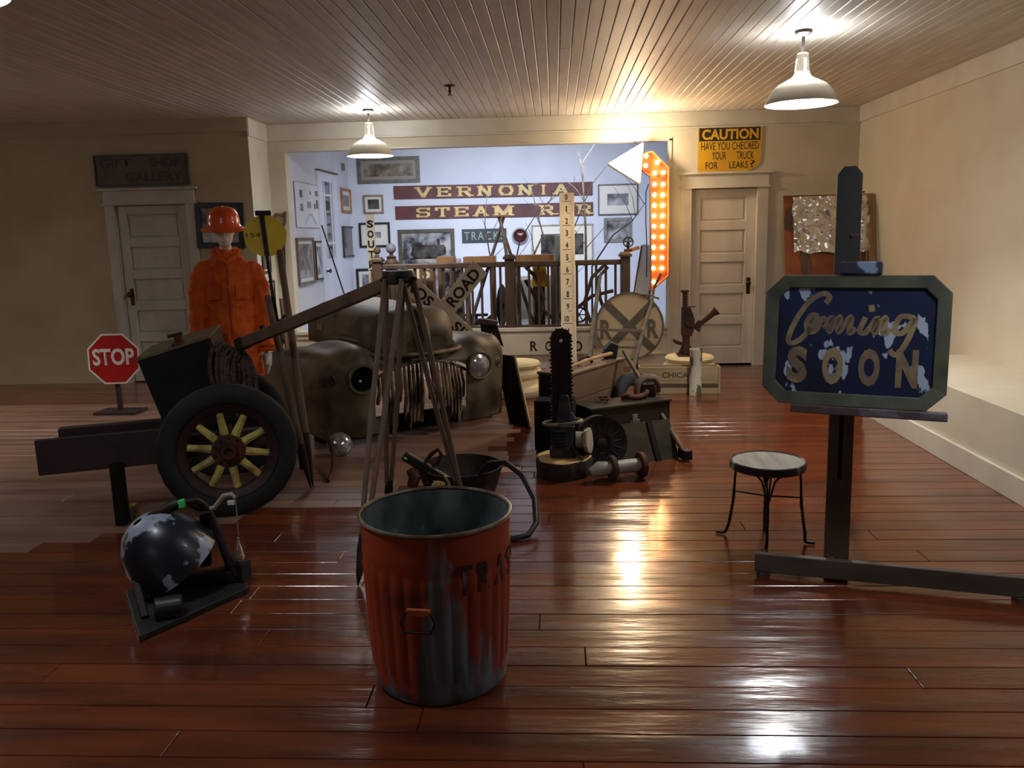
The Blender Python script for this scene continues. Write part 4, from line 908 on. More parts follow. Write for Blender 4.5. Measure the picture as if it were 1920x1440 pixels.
# ================================================================== TRUCK NOSE
TT = thing('truck_front', 'rusty olive old truck front end with hood, fenders and broken grille bars', 'truck', (-1.03, 6.33, 0), rotz(36))
M_tr = mat('olive_truck_paint', (112, 98, 70), .55, 0, (70, 56, 40), 3.5, .38, .62, col3=(52, 34, 24), lo3=.56, hi3=.70, scale3=5, bump=.0008, bscale=30)
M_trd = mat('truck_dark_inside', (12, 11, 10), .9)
W_ = 1.03
def ztop(x):
    a = abs(x); return .66 + .10*math.exp(-((a-.50)/.17)**2) + .065*math.exp(-((a-.80)/.17)**2) + .02*math.exp(-(a/.2)**2) - .5*max(0, a-.92)**1.0
def yfr(x):
    a = abs(x); v = .0 + .10*min(1, a/.42)**2
    v -= .07*math.exp(-((a-.52)/.13)**2)
    if a > .66: v += .78*((a-.66)/(W_-.66))**3.0
    return v
def shell(u, v):
    x = (2*u-1); x = W_*math.copysign(abs(x)**.85, x) if abs(x) > 0 else 0
    zt, yf = ztop(x), yfr(x); r = .17
    zb = .07 + .10*max(0, (abs(x)-.8))/.17 + (.32*min(1, max(0, x-.80)/.06))
    if v < .5:
        k = v/.5; return V((x, yf+.02*(1-k), zb+(zt-r-zb)*k))
    if v < .75:
        a = (v-.5)/.25*math.pi/2; return V((x, yf+r*(1-math.cos(a))*1.1, zt-r+r*math.sin(a)))
    k = (v-.75)/.25; return V((x, yf+r*1.1+(1.15-yf-.2)*k, zt+.02*math.sin(k*3)-(.10*k*k)))
HL = V((.515, 0, .525)); PL = V((.745, 0, .53))
def skip(u, v):
    p = shell(u, v)
    if abs(p.x) < .40-.05*(p.z < .2) and .0 < p.z < .60-.25*abs(p.x)**2 and v < .62: return True
    if (abs(p.x)-HL.x)**2+(p.z-HL.z)**2 < .105**2 and v < .72: return True
    if v > .78 and abs(p.x) < .34: return True
    return False
B().grid(shell, 120, 64, skip).build('fender_shell', M_tr, TT, world=False, smooth=60, solid=.006)
for sx in (-1, 1):       # fender sides running back, closed bottom corners and the dark wheel well inside
    def side(u, v, sx=sx):
        x = sx*W_; z1 = ztop(W_)-.02; y = .80+u*.62
        zz = .18+(z1-.18)*v+(.10*u*(1-v)); return V((x-sx*.03*v*v, y, max(zz, .2*(1-v)+.2+.1*math.sin(u*3)) if v < .3 else zz))
    B().grid(side, 16, 10).build('fender_side', M_tr, TT, world=False, smooth=60, solid=.006)
# hood: rounded alligator nose
def hood(u, v):
    y = -.03+1.42*v; nose = min(1, v/.16)
    fl_ = math.sin(nose*math.pi/2)**.7
    wd = (.19+.19*fl_)+.06*v; zb = .69; hh = (.13+.20*fl_)+.02*v
    a = math.pi*u; c_, s_ = math.cos(a), math.sin(a)
    x = -wd*math.copysign(abs(c_)**.6, c_); z = zb+hh*abs(s_)**.55
    y2 = y + .12*(abs(x)/.4)**2*(1-v)
    return V((x, y2, z+.012*math.exp(-(x/.03)**2)))
B().grid(hood, 48, 40).build('hood', M_tr, TT, world=False, smooth=60, solid=.008)
pts = [hood(u/24, 0) for u in range(25)]
B().add(pts+[p+V((0, .012, 0)) for p in pts], [tuple(range(25))]).build('nose_cap', M_tr, TT, world=False)
lip = [V((.40*math.sin(t_), .20-.27*math.cos(t_), .685)) for t_ in [math.radians(-72+144*i/20) for i in range(21)]]
B().tube(lip, .02, 8, flat=.8).build('hood_lip', mat('lip_rust', (142, 120, 82), .6, 0, (96, 76, 54), 10, .4, .6), TT, world=False, smooth=1)
B().tube([V((0, -.06, .71)), V((0, -.055, .82)), V((0, -.02, .93)), V((0, .06, 1.01)), V((0, .2, 1.045))], [.022, .03, .028, .02, .012], 8).build('nose_trim', MC['lip_rust'], TT, world=False, smooth=1)
B().tube([V((-.06, -.052, .72)), V((-.065, -.05, .81)), V((-.05, -.03, .90))], [.02, .03, .02], 8).build('nose_shade_strip', M_trd, TT, world=False, smooth=1)  # solid dark strip stands in for the shade of an opening
for sx in (-1, 1):
    for k_ in range(3): B().tube([V((sx*(.385+.004*k_), .30, .80-.03*k_)), V((sx*.405, .6, .805-.03*k_)), V((sx*.415, .85, .80-.03*k_))], [.004, .011, .004], 6).build('side_louvre', M_truckgry if k_ == 1 else M_tr, TT, world=False, smooth=1)
    B().box((sx*.43, 1.12, .83), (.012, .12, .05)).build('side_emblem', M_truckgry, TT, world=False, bev=.01)
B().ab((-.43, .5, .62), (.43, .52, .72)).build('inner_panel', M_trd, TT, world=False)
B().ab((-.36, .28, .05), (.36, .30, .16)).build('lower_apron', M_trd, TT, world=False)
# broken grille bars
M_gb = mat('grille_bar_rust', (150, 124, 92), .6, .2, (40, 28, 22), 12, .42, .55, stretch=(1, 1, .3))
rnd = random.Random(5)
for sx in (-1, 1):
    for i in range(11):
        x_ = sx*(.03+i*.034); yb = yfr(x_)-.01; z1 = .60-.6*x_*x_; z0 = .09+rnd.uniform(0, .07); lean = sx*.012
        if rnd.random() < .2: z0 += .16
        B().tube([V((x_+lean, yb+.03, z0)), V((x_, yb, (z0+z1)/2)), V((x_-lean*.5, yb+.035, z1))], [.011, .013, .009], 7, flat=1.6).build('grille_bar', M_gb, TT, world=False, smooth=1)
for z_ in (.615,):
    B().tube([V((x_/20*.41, yfr(x_/20*.41)+.02, z_-(.12*(x_/20)**2 if z_ > .5 else 0))) for x_ in range(-20, 21)], .013, 8).build('grille_rail', M_gb, TT, world=False, smooth=1)
# right headlamp, empty left socket, parking lamps
for sx in (-1, 1):
    yf = yfr(HL.x)-.0; c_ = V((sx*HL.x, yf+.0, HL.z))
    B().lathe([(.112, -.03), (.118, 0), (.112, .018), (.098, .016), (.096, -.02)], c_, 36, (0, -1, 0)).build('lamp_rim', M_tr, TT, world=False, smooth=1)
    B().lathe([(.10, -.01), (.09, -.07), (.05, -.12), (0, -.13)], c_, 28, (0, -1, 0)).build('lamp_bowl', M_trd, TT, world=False, smooth=1)
    if sx > 0: B().lathe([(.094, .008), (.07, .024), (.035, .033), (0, .036)], c_, 30, (0, -1, 0)).build('headlamp_lens', M_glass, TT, world=False, smooth=1)
    else: B().cyl(c_+V((0, .06, -.02)), c_+V((0, .04, -.02)), .010, 12).build('socket_bulb', mat('bright_socket', (235, 225, 205), .4), TT, world=False)
    pc_ = V((sx*PL.x, yfr(PL.x)+.01, PL.z)); axp = (sx*.5, -.85, 0)
    B().lathe([(.052, -.04), (.052, .005), (.044, .014), (.038, .006), (.036, -.02)], pc_, 24, axp).build('parking_lamp_ring', M_tr, TT, world=False, smooth=1)
    B().lathe([(.037, 0), (.025, .018 if sx > 0 else -.02), (0, .024 if sx > 0 else -.022)], pc_, 20, axp).build('parking_lamp_lens', mat('amber_dirty_lens', (110, 98, 60), .25, .3) if sx > 0 else M_trd, TT, world=False, smooth=1)
for x_ in (-.7, .7): B().ab((x_-.06, .35, 0), (x_+.06, .5, .17)).build('support_block', M_crdk, TT, world=False)
B().ab((-.5, .40, 0), (.5, .5, .06)).build('support_beam', M_crdk, TT, world=False)
# board leaning on the right fender
bo, tp_ = V((-.235, 6.60, 0)), at(962, 668, 6.95)
t = thing('leaning_wedge_board', 'thick board with pale cut edge leaning against the right truck fender', 'board', bo)
dv = V((-.17, .20, 0)); up_ = tp_-bo
n_ = dv.cross(up_).normalized()*.022
b = B().add([bo, bo+dv, tp_+dv, tp_, bo+n_, bo+dv+n_, tp_+dv+n_, tp_+n_], [(0, 1, 2, 3), (7, 6, 5, 4), (0, 3, 7, 4), (1, 5, 6, 2), (3, 2, 6, 7), (0, 4, 5, 1)])
b.build('board', M_crdk, t); b = B().beam(bo+n_*.5-dv.normalized()*.006, tp_+n_*.5-dv.normalized()*.006, .012, .03, dv); b.build('cut_edge', mat('pale_edge', (176, 150, 116), .7), t)
# iron bracket stand behind the fender
p = at(912, 618, 7.55); t = thing('iron_bracket_stand', 'dark iron bracket with tilted plate rising behind the right fender', 'bracket', (p.x, 7.55, 0))
mk = facing((p.x, 7.55, p.z))
B().prism([(-.10, .08), (-.08, .06), (.10, .04), (.115, .075), (.0, .10), (-.07, .105)], -.05, .05, mk).build('top_plate', mat('reddish_iron', (84, 62, 56), .5, .3), t, bev=.005)
B().prism([(-.055, .06), (.10, .045), (.155, -.16), (.11, -.13), (.05, -.02), (-.0, -.16), (-.04, -.1)], -.02, .02, mk).build('web', M_iron, t, bev=.004)
for dx_ in (-.09, .08): B().ball((p.x+dx_, 7.53, p.z-.05), .028, 10).build('lug', M_iron, t, smooth=1)
B().ab((p.x-.03, 7.53, 0), (p.x+.03, 7.57, p.z-.08)).ab((p.x-.12, 7.45, 0), (p.x+.12, 7.65, .02)).build('pedestal', M_iron, t)
# loose lamp lens on the floor
c_ = V((-1.60, 5.80, .082)); t = thing('loose_headlamp', 'loose clear headlamp lens lying on the floor before the truck', 'lamp', (c_.x, c_.y, 0))
ax = V((.3, -.85, .3)).normalized()
B().lathe([(.088, 0), (.07, .02), (.04, .032), (0, .036)], c_, 30, ax).build('lens', M_glass, t, smooth=1)
B().lathe([(.088, 0), (.07, -.03), (.04, -.055), (0, -.06)], c_, 30, ax).build('reflector', M_truckgry, t, smooth=1)
B().lathe([(.086, -.004), (.092, 0), (.086, .006)], c_, 30, ax).build('rim', M_truckgry, t, smooth=1)
# ================================================================== MANNEQUIN
MX, MY = -2.30, 5.72
t = thing('mannequin', 'white mannequin in orange coveralls and orange hard hat standing behind the spoked wheel', 'mannequin', (MX, MY, 0), rotz(20))
M_or = mat('orange_cloth', (236, 106, 22), .8, 0, (200, 74, 14), 5, .35, .65, bump=.014, bscale=14, stretch=(1.4, 1.4, .3))
def loft(b, secs, n=24):
    vs = []; fs = []
    for (x, y, z, rx, ry) in secs:
        for k in range(n):
            a = 2*math.pi*k/n; vs.append((x+rx*math.cos(a), y+ry*math.sin(a), z))
    for i in range(len(secs)-1):
        for k in range(n): fs.append((i*n+k, i*n+(k+1) % n, (i+1)*n+(k+1) % n, (i+1)*n+k))
    fs.append(tuple(range(n))[::-1]); fs.append(tuple((len(secs)-1)*n+k for k in range(n)))
    return b.add(vs, fs)
def remesh(v, sm=6, disp=0, ds=.12):
    def f(o):
        m = o.modifiers.new('r', 'REMESH'); m.mode = 'VOXEL'; m.voxel_size = v
        s_ = o.modifiers.new('s', 'SMOOTH'); s_.iterations = sm; s_.factor = .6
        if disp:
            tx_ = bpy.data.textures.new('folds', 'CLOUDS'); tx_.noise_scale = ds; d = o.modifiers.new('d', 'DISPLACE'); d.texture = tx_; d.strength = disp; d.mid_level = .5
        m.use_smooth_shade = True
    return f
b = B()
loft(b, [(0, 0, .74, .17, .13), (0, 0, .82, .172, .135), (0, 0, .95, .165, .13), (0, 0, 1.08, .155, .12), (0, -.01, 1.22, .165, .125), (0, -.01, 1.33, .175, .12), (0, 0, 1.41, .165, .10), (0, 0, 1.46, .115, .085), (0, 0, 1.52, .07, .07)])
for s_ in (-1, 1):
    b.tube([(s_*.09, 0, 1.40), (s_*.15, 0, 1.395), (s_*.19, .0, 1.33), (s_*.208, .01, 1.22), (s_*.218, .01, 1.08), (s_*.225, -.0, 1.0), (s_*.23, -.03, .90), (s_*.232, -.05, .82)], [.04, .06, .066, .066, .062, .058, .056, .062], 16)
    b.tube([(s_*.075, 0, .86), (s_*.085, 0, .7), (s_*.09, 0, .45), (s_*.095, .0, .22), (s_*.10, 0, .08)], [.105, .105, .096, .09, .092], 18)
b.build('coveralls', M_or, t, world=False, mods=[remesh(.011, 3, .045, .07)])
B().tube([(-.085, -.02, 1.495), (-.05, -.075, 1.47), (0, -.105, 1.43), (.05, -.075, 1.47), (.085, -.02, 1.495), (.06, .05, 1.52), (0, .07, 1.53), (-.06, .05, 1.52)], .022, 10, closed=True, flat=.8).build('collar', M_or, t, world=False, smooth=1)
B().tube([(0, -.112, 1.42), (0, -.14, 1.3), (0, -.135, 1.1), (0, -.15, .9)], .006, 6).build('zip_flap', mat('orange_seam', (170, 56, 12), .8), t, world=False, smooth=1)
for s_ in (-1, 1):
    B().add([(s_*.05, -.142, 1.28), (s_*.14, -.125, 1.28), (s_*.14, -.13, 1.18), (s_*.05, -.148, 1.18), (s_*.05, -.13, 1.28), (s_*.14, -.113, 1.28), (s_*.14, -.118, 1.18), (s_*.05, -.136, 1.18)], [(0, 1, 2, 3), (7, 6, 5, 4), (0, 4, 5, 1), (3, 2, 6, 7)]).build('chest_pocket', M_or, t, world=False)
    B().lathe([(.068, 0), (.07, .02), (.066, .022), (.062, 0)], (s_*.232, -.052, .795), 18, (0, .2, 1)).build('cuff', M_or, t, world=False, smooth=1)
    loft(B(), [(s_*.11, -.03, 0, .055, .13), (s_*.11, -.03, .04, .052, .125), (s_*.11, 0, .09, .05, .07), (s_*.11, .01, .16, .05, .055)], 18).build('boot', M_black, t, world=False, smooth=1)
# fist-like mannequin hands inside the cuffs, five fingers curled
for s_ in (-1, 1):
    b = B(); loft(b, [(s_*.232, -.055, .78, .028, .032), (s_*.232, -.06, .74, .024, .042), (s_*.232, -.062, .70, .02, .042), (s_*.232, -.062, .685, .015, .038)], 14)
    for i, l_ in enumerate((.055, .065, .06, .045)):
        yy = -.095+i*.022; b.tube([(s_*.232, yy, .70), (s_*.232, yy-.002, .70-l_*.5), (s_*.219, yy-.002, .70-l_), (s_*.209, yy, .70-l_*1.1)], [.0095, .009, .008, .006], 7)
    b.tube([(s_*.225, -.09, .755), (s_*.219, -.112, .73), (s_*.215, -.116, .70)], [.011, .010, .007], 7)
    b.build('hand', mat('mannequin_white', (226, 222, 208), .4), t, world=False, mods=[remesh(.005, 2)])
b = B(); Mw = MC['mannequin_white']
loft(b, [(0, 0, 1.42, .06, .06), (0, 0, 1.5, .042, .048), (0, 0, 1.545, .04, .05)], 20)
loft(b, [(0, -.03, 1.53, .018, .025), (0, -.035, 1.545, .034, .045), (0, -.025, 1.58, .05, .07), (0, -.01, 1.63, .062, .088), (0, 0, 1.69, .066, .095), (0, 0, 1.73, .06, .088), (0, 0, 1.765, .04, .05)], 24)
b.add([(-.012, -.098, 1.62), (.012, -.098, 1.62), (0, -.128, 1.615), (0, -.09, 1.675), (0, -.09, 1.605)], [(0, 2, 3), (2, 1, 3), (0, 4, 2), (4, 1, 2), (0, 3, 1), (0, 1, 4)])
for s_ in (-1, 1): b.ball((s_*.064, .01, 1.645), .018, 8, (.4, .8, 1.5))
b.tube([(-.02, -.094, 1.583), (0, -.10, 1.582), (.02, -.094, 1.583)], .006, 6).tube([(-.018, -.088, 1.573), (0, -.096, 1.572), (.018, -.088, 1.573)], .006, 6)
b.build('head', Mw, t, world=False, mods=[remesh(.0055, 2)])
for s_ in (-1, 1): B().ball((s_*.03, -.088, 1.657), .011, 10, (1.3, .5, .8)).build('eye', mat('eye_grey', (120, 110, 100), .4), t, world=False, smooth=1)
hat = thing('hard_hat', 'glossy orange full-brim hard hat on the white mannequin head', 'hat', (MX, MY, 1.655), rotz(20))
M_hat = mat('hat_orange', (240, 92, 30), .22, 0, coat=.6)
R0 = Matrix.Rotation(math.radians(6), 4, 'X')
b = B(); b.m = R0
b.lathe([(.150, -.006), (.153, -.002), (.147, .006), (.120, .022), (.108, .035), (.106, .07), (.098, .11), (.078, .14), (.045, .155), (0, .16)], n=40, fn=lambda a, z: 1+(.10 if z < .02 else .04)*abs(math.sin(a))**2)
b.build('shell', M_hat, hat, world=False, smooth=60, solid=.004)
for a0 in (-28, 0, 28):
    b = B(); b.m = R0 @ Matrix.Rotation(math.radians(a0*.4), 4, 'Z')
    b.tube([(math.sin(math.radians(a0))*.06, -(.106 if a0 == 0 else .092)*math.cos(k), .045+(.115 if a0 == 0 else .101)*math.sin(k)) for k in [math.pi*i/14 for i in range(1, 14)]], .006, 6).build('ridge', M_hat, hat, world=False, smooth=1)
# ================================================================== SPOKED WHEEL CART
WC = V((-1.90, 4.52, .385))
cart = thing('spoked_wheel_cart', 'dark old cart on a black tyre with yellow wooden spokes', 'cart', (WC.x, WC.y, 0))
axw = V((math.sin(math.radians(22)), -math.cos(math.radians(22)), .03)).normalized()
def wheel(WC, axw, par):
    torus(B(), WC, .325, .062, .058, axw, 56, 16, .004).build('tyre', M_tire, par, smooth=60)
    M_rim = mat('rim_dark_red', (58, 34, 28), .6, .3, (40, 26, 22), 9, .4, .65)
    B().lathe([(.262, -.045), (.275, -.05), (.275, .05), (.262, .045), (.235, .03), (.225, .02), (.225, -.02), (.235, -.03), (.262, -.045)], WC, 56, axw).build('rim', M_rim, par, smooth=50)
    q = V((0, 0, 1)).rotation_difference(axw).to_matrix()
    M_sp = mat('yellow_spoke', (196, 180, 92), .6, 0, (126, 106, 56), 10, .45, .65)
    for i in range(10):
        a = 2*math.pi*(i+.35)/10; d = q @ V((math.cos(a), math.sin(a), 0))
        B().tube([WC+d*.07, WC+d*.12, WC+d*.2, WC+d*.236], [.026, .024, .020, .022], 8, flat=1.0).build('spoke', M_sp, par, smooth=1)
    B().lathe([(0, .055), (.02, .055), (.025, .075), (.04, .075), (.05, .03), (.094, .026), (.098, .012), (.098, -.012), (.04, -.03), (.04, -.07), (0, -.07)], WC, 32, axw).build('hub', M_rust, par, smooth=40)
    for i in range(10):
        a = 2*math.pi*i/10; o_ = q @ V((.078*math.cos(a), .078*math.sin(a), .028)); B().cyl(WC+o_, WC+o_+axw*.01, .006, 6).build('hub_bolt', M_iron, par)
wheel(WC, axw, cart)
side = V((0, 0, 1)).cross(axw).normalized()*-1      # runs toward camera left
W2 = WC - axw*.95
wheel(W2, axw, cart)
B().cyl(WC-axw*.05, W2+axw*.05, .03, 12).build('axle', M_rust, cart)
M_beam = mat('dark_red_beam', (52, 30, 26), .7, 0, (34, 22, 18), 8, .4, .7)
sd = side if side.x < 0 else -side
for k_ in (.16, .78): B().beam(WC-axw*k_-sd*.22+V((0, 0, .02)), WC-axw*k_+sd*1.0+V((0, 0, .02)), .08, .13).build('frame_beam', M_beam, cart, bev=.004)
sd = side if side.x < 0 else -side
B().beam(WC-axw*.12+sd*.36+V((0, 0, .04)), WC-axw*.12+sd*1.0+V((0, 0, .04)), .04, .20).build('side_board', M_beam, cart, bev=.004)
pL = WC-axw*.06+sd*.60
B().beam(V((pL.x, pL.y, 0)), V((pL.x, pL.y, .36)), .06, .06, (0, 1, 0)).build('prop_leg', M_crdk, cart, bev=.004)
# tilted black box on the cart
ctr = at(352, 712, 5.0)
Mx = facing(ctr, 14, -4) @ Matrix.Rotation(math.radians(12), 4, 'Z')
t = thing('tilted_black_box', 'tilted black box with pale worn top and rusty clamp above the spoked wheel', 'box', ctr)
b = B(); b.m = Mx; b.add([(-.225, -.33, 0), (.21, -.33, 0), (.21, -.33, -.42), (-.225, -.33, -.42), (-.25, .19, 0), (.20, .22, 0), (.20, .22, -.42), (-.25, .19, -.42)], [(0, 1, 2, 3), (7, 6, 5, 4), (0, 4, 5, 1), (1, 5, 6, 2), (2, 6, 7, 3), (3, 7, 4, 0)])
b.build('body', mat('tar_black', (17, 14, 13), .8, 0, (30, 24, 21), 8, .45, .7, bump=.001), t, bev=.006)
b = B(); b.m = Mx; b.add([(-.262, .19, .012), (.212, .221, .012), (.212, .221, -.43), (-.262, .19, -.43), (-.262, .205, .012), (.212, .236, .012), (.212, .236, -.43), (-.262, .205, -.43)], [(0, 1, 2, 3), (7, 6, 5, 4), (0, 4, 5, 1), (1, 5, 6, 2), (2, 6, 7, 3), (3, 7, 4, 0)])
b.build('top_board', mat('dusty_wood_top', (120, 104, 74), .8, 0, (92, 78, 56), 9, .4, .7), t, bev=.003)
b = B(); b.m = Mx; b.add([(.2, -.30, .002), (.215, -.3, .002), (.215, -.3, -.4), (.2, -.3, -.4), (.19, .215, .002), (.212, .22, .002), (.212, .22, -.4), (.19, .215, -.4)], [(0, 1, 2, 3), (7, 6, 5, 4), (0, 4, 5, 1), (1, 5, 6, 2), (2, 6, 7, 3), (3, 7, 4, 0)])
b.build('side_cladding', M_beam, t)
b = B(); b.m = Mx; b.ab((-.03, .225, -.1), (.03, .24, -.02)).ab((-.01, .235, -.07), (.01, .29, -.05)).box((0, .285, -.06), (.09, .02, .02)).box((.02, .262, -.06), (.03, .03, .04)); b.build('clamp', M_rust, t, bev=.003)
# prop pole, rope coil
pa, pb = at(452, 645, 4.98), at(724, 533, 4.28)
t = thing('timber_prop_pole', 'long square timber pole slanting from the rope coil up to the tripod head', 'pole', pa)
B().beam(pa, pb, .062, .066).build('timber', M_grwood, t, bev=.006)
d_ = (pb-pa).normalized(); B().beam(pa-d_*.02, pa+d_*.05, .07, .074).beam(pa+d_*.22+V((0, 0, .04)), pa+d_*.25+V((0, 0, .04)), .02, .04).build('iron_ferrule', M_iron, t, bev=.004)
t = thing('rope_coil', 'thick old rope coil hanging at the low end of the slanting timber', 'rope', at(440, 690, 4.98))
M_rope = mat('grey_rope', (96, 76, 66), .9, 0, (60, 44, 38), 40, .45, .6, bump=.003, bscale=90, stretch=(1, 1, 2))
rnd = random.Random(11)
pts = []
for i in range(7*18):
    a = 2*math.pi*i/18; k_ = i/18
    ctr_x = 412+k_*7.5; c_ = at(ctr_x, 690+k_*3, 4.99+.01*math.sin(k_*3))
    pts.append(c_+V(((.055+.012*math.sin(k_*2))*math.sin(a)+.05*math.cos(a)*-.35, .045*math.sin(a+.6), .165*math.cos(a))))
B().tube(pts, .013, 8).build('rope', M_rope, t, smooth=1)
# peavey poles, target disc
def pike(label, top_, bot, Yt, mcol):
    a, c = at(*top_, Yt), fl(*bot); c.z = .0
    t = thing('peavey_pole', label, 'pole', c); d = (a-c)
    B().tube([c+d*.22, c+d*.5, c+d*.85, a-d*.01, a], [.024, .024, .021, .020, .014], 12).build('handle', M_grwood, t, smooth=1)
    B().tube([c+V((0, 0, .002)), c+d*.06, c+d*.12, c+d*.24], [.004, .014, .022, .027], 12).build('iron_socket', M_beam, t, smooth=1)
    return t
pike('shorter brown peavey pole with rounded top left of the other pole', (501, 553), (583, 916), 5.0, 0)
pike('taller brown peavey pole leaning beside the yellow disc', (524, 468), (587, 914), 5.1, 0)
dc = at(497, 442, 5.16); t = thing('target_disc', 'round yellow disc numbered 1545 on a dark upright bar', 'sign', fl(570, 890))
Mx = facing(dc, 18, 6)
rnd = random.Random(9)
b = B(); b.m = Mx; b.lathe([(0, 0), (.129, 0), (.129, .004), (0, .004)], n=56, fn=lambda a, z: 1+.012*math.sin(13*a)+.015*math.sin(5*a+1)); b.build('disc', mat('disc_yellow', (250, 216, 50), .5, 0, (232, 192, 40), 6, .4, .7, col3=(120, 96, 50), lo3=.7, hi3=.74, scale3=8), t)
txt('numerals', '1545', Mx @ Matrix.Translation((-.055, .005, 0)), .115, .028, M_letblk, t, weight=.0, off=.0052)
b = B(); b.m = Mx @ Matrix.Rotation(math.radians(4), 4, 'Z'); b.ab((-.022, -.125, .0045), (.012, .14, .0065)); b.build('bare_strip', mat('bare_strip', (126, 110, 80), .6), t)
ba_, bb_ = at(489, 396, 5.14), at(512, 556, 5.14); bf = fl(566, 880); bf.z = 0
B().beam(ba_, bb_, .018, .012, (0, 1, 0)).beam(bb_, V((bf.x, bf.y, 0)), .022, .012, (0, 1, 0)).build('upright_bar', M_iron, t)
b = B(); b.m = Mx; b.ab((-.05, .125, -.01), (.045, .155, .012)); b.build('top_bracket', M_iron, t, bev=.003)
tag(B().tube([V((p_[0], p_[1], z_)) for p_, z_ in ((fl(588, 828), .13), (fl(600, 838), .15), (fl(618, 855), .13), (fl(626, 873), .09), (fl(625, 890), .05), (fl(616, 905), .012), (fl(607, 898), .03))], [.009, .012, .013, .013, .013, .011, .006], 10).build('cant_hook', M_rust, smooth=1), 'curved rusty red cant hook beside the peavey pole tips', 'hook')
# stop sign beyond the cart
sc_ = at(213, 673, 7.4); R_ = .255
t = thing('stop_sign', 'red octagonal STOP sign on a low stand left of the black box', 'sign', (sc_.x, 7.4, 0))
Mx = facing(sc_, 6, 3)
oc = [(R_*math.cos(math.radians(22.5+45*i)), R_*math.sin(math.radians(22.5+45*i))) for i in range(8)]
b = B(); b.m = Mx; b.prism(oc, -.003, 0); b.build('plate', M_white, t)
b = B(); b.m = Mx; b.prism([(x_*.93, y_*.93) for x_, y_ in oc], 0, .0012); b.build('red_face', mat('stop_red', (178, 24, 24), .4, 0, (150, 18, 18), 4, .4, .7), t)
txt('lettering', 'STOP', Mx @ Matrix.Translation((0, .02, 0)), R_*1.5, R_*.62, M_white, t, weight=.03, off=.0024)
B().ab((sc_.x-.02, 7.41, 0), (sc_.x+.02, 7.44, sc_.z)).ab((sc_.x-.2, 7.3, 0), (sc_.x+.2, 7.55, .025)).build('stand', M_beam, t)
# things hung around the left corner
RET = (V((-3.305, DL, 0)), V((1, 0, 0)))
for px, l in (((489, 473, 507, 511), 'small dark framed picture on the narrow corner wall behind the yellow disc'), ((493, 528, 515, 566), 'brown framed picture low on the narrow corner wall')):
    framed(l, RET, px, (52, 44, 38), .025, .02, 2, depth=.02)
Mx = facing(at(524, 425, D-.03))
t = thing('hanging_hand_saw', 'old hand saw hanging handle up on the strip of wall by the opening', 'saw', Mx.translation)
b = B(); b.m = Mx; b.prism([(-.06, -.02), (.06, .0), (.035, -.62), (-.01, -.62)], 0, .003); b.build('blade', M_rust, t)
b = B(); b.m = Mx; b.tube([(-.06, .0, .01), (-.07, .09, .01), (-.03, .14, .01), (.05, .13, .01), (.08, .17, .01), (.07, .05, .01), (.05, .0, .01)], .02, 8, closed=True, flat=.6); b.build('handle', M_grwood, t, smooth=1)
t = thing('corner_ledge_box', 'low orange-brown wooden box on the floor at the left corner', 'box', (-3.05, 8.75, 0))
B().ab((-3.28, 8.55, 0), (-2.75, 8.95, .12)).build('box', mat('honey_box', (176, 120, 70), .6), t, bev=.004)
t = thing('iron_tongs', 'bundle of dark curved iron tongs resting on the low corner box', 'tongs', (-3.05, 8.7, .12))
for k_, dx in enumerate((-.16, -.04, .1)):
    x_ = -3.05+dx; B().tube([V((x_-.05, 8.72, .133)), V((x_-.1, 8.72, .3)), V((x_-.02, 8.74, .48)), V((x_-.05, 8.76, .68)), V((x_+.02, 8.76, .78))], [.016, .022, .018, .02, .016], 8).build('tong_arm', M_iron, t, smooth=1)
for z_ in (.62, .7): B().ab((-3.27, 8.68, z_), (-2.86, 8.78, z_+.035)).build('cross_plate', M_iron, t, bev=.008)
B().beam((-2.93, 8.8, .12), (-2.98, 8.85, .95), .05, .03).build('shank', M_grwood, t)
t = thing('old_books', 'short row of old worn books lying on the low corner box', 'books', (-2.95, 8.6, .12))
for k_ in range(3): B().box((-2.96+k_*.08, 8.6, .14), (.07, .07, .03), rotz(8*k_)).build('book', M_grwood, t, bev=.003)
# ================================================================== TRIPOD
HD = at(746, 512, 4.15)
t = thing('survey_tripod', 'tall weathered wooden survey tripod standing behind the trash can', 'tripod', (HD.x, HD.y, 0))
M_tp = mat('tripod_wood', (112, 90, 74), .6, 0, (84, 64, 52), 12, .4, .7, stretch=(1, 1, .15))
B().lathe([(0, .0), (.075, 0), (.08, -.012), (.08, -.03), (.06, -.05), (0, -.05)], HD+V((0, 0, .012)), 20).build('head_plate', M_iron, t, smooth=40)
feet = [fl(671, 1098), fl(728, 962), fl(874, 968)]
for i, f in enumerate(feet):
    f = V((f.x, f.y, 0)); d = (f-V((HD.x, HD.y, 0))); dh = d.normalized(); sd_ = V((-dh.y, dh.x, 0))
    tpc = HD+dh*.06+V((0, 0, -.03)); kn = f.lerp(tpc, .14)
    for s_ in (-1, 1): B().tube([tpc+sd_*s_*.045, f.lerp(tpc, .55)+sd_*s_*.034, kn+sd_*s_*.013], [.0145, .0145, .013], 8).build('leg_rod', M_tp, t, smooth=1)
    B().box(tpc+V((0, 0, .0)), (.05, .05, .05), rotz(math.degrees(math.atan2(dh.y, dh.x)))).cyl(tpc-sd_*.07, tpc+sd_*.07, .01, 8).build('hinge', M_iron, t, bev=.003)
    B().tube([f, f.lerp(tpc, .035), f.lerp(tpc, .11), f.lerp(tpc, .16)], [.003, .016, .026, .02], 8).build('foot_shoe', M_iron, t, smooth=1)
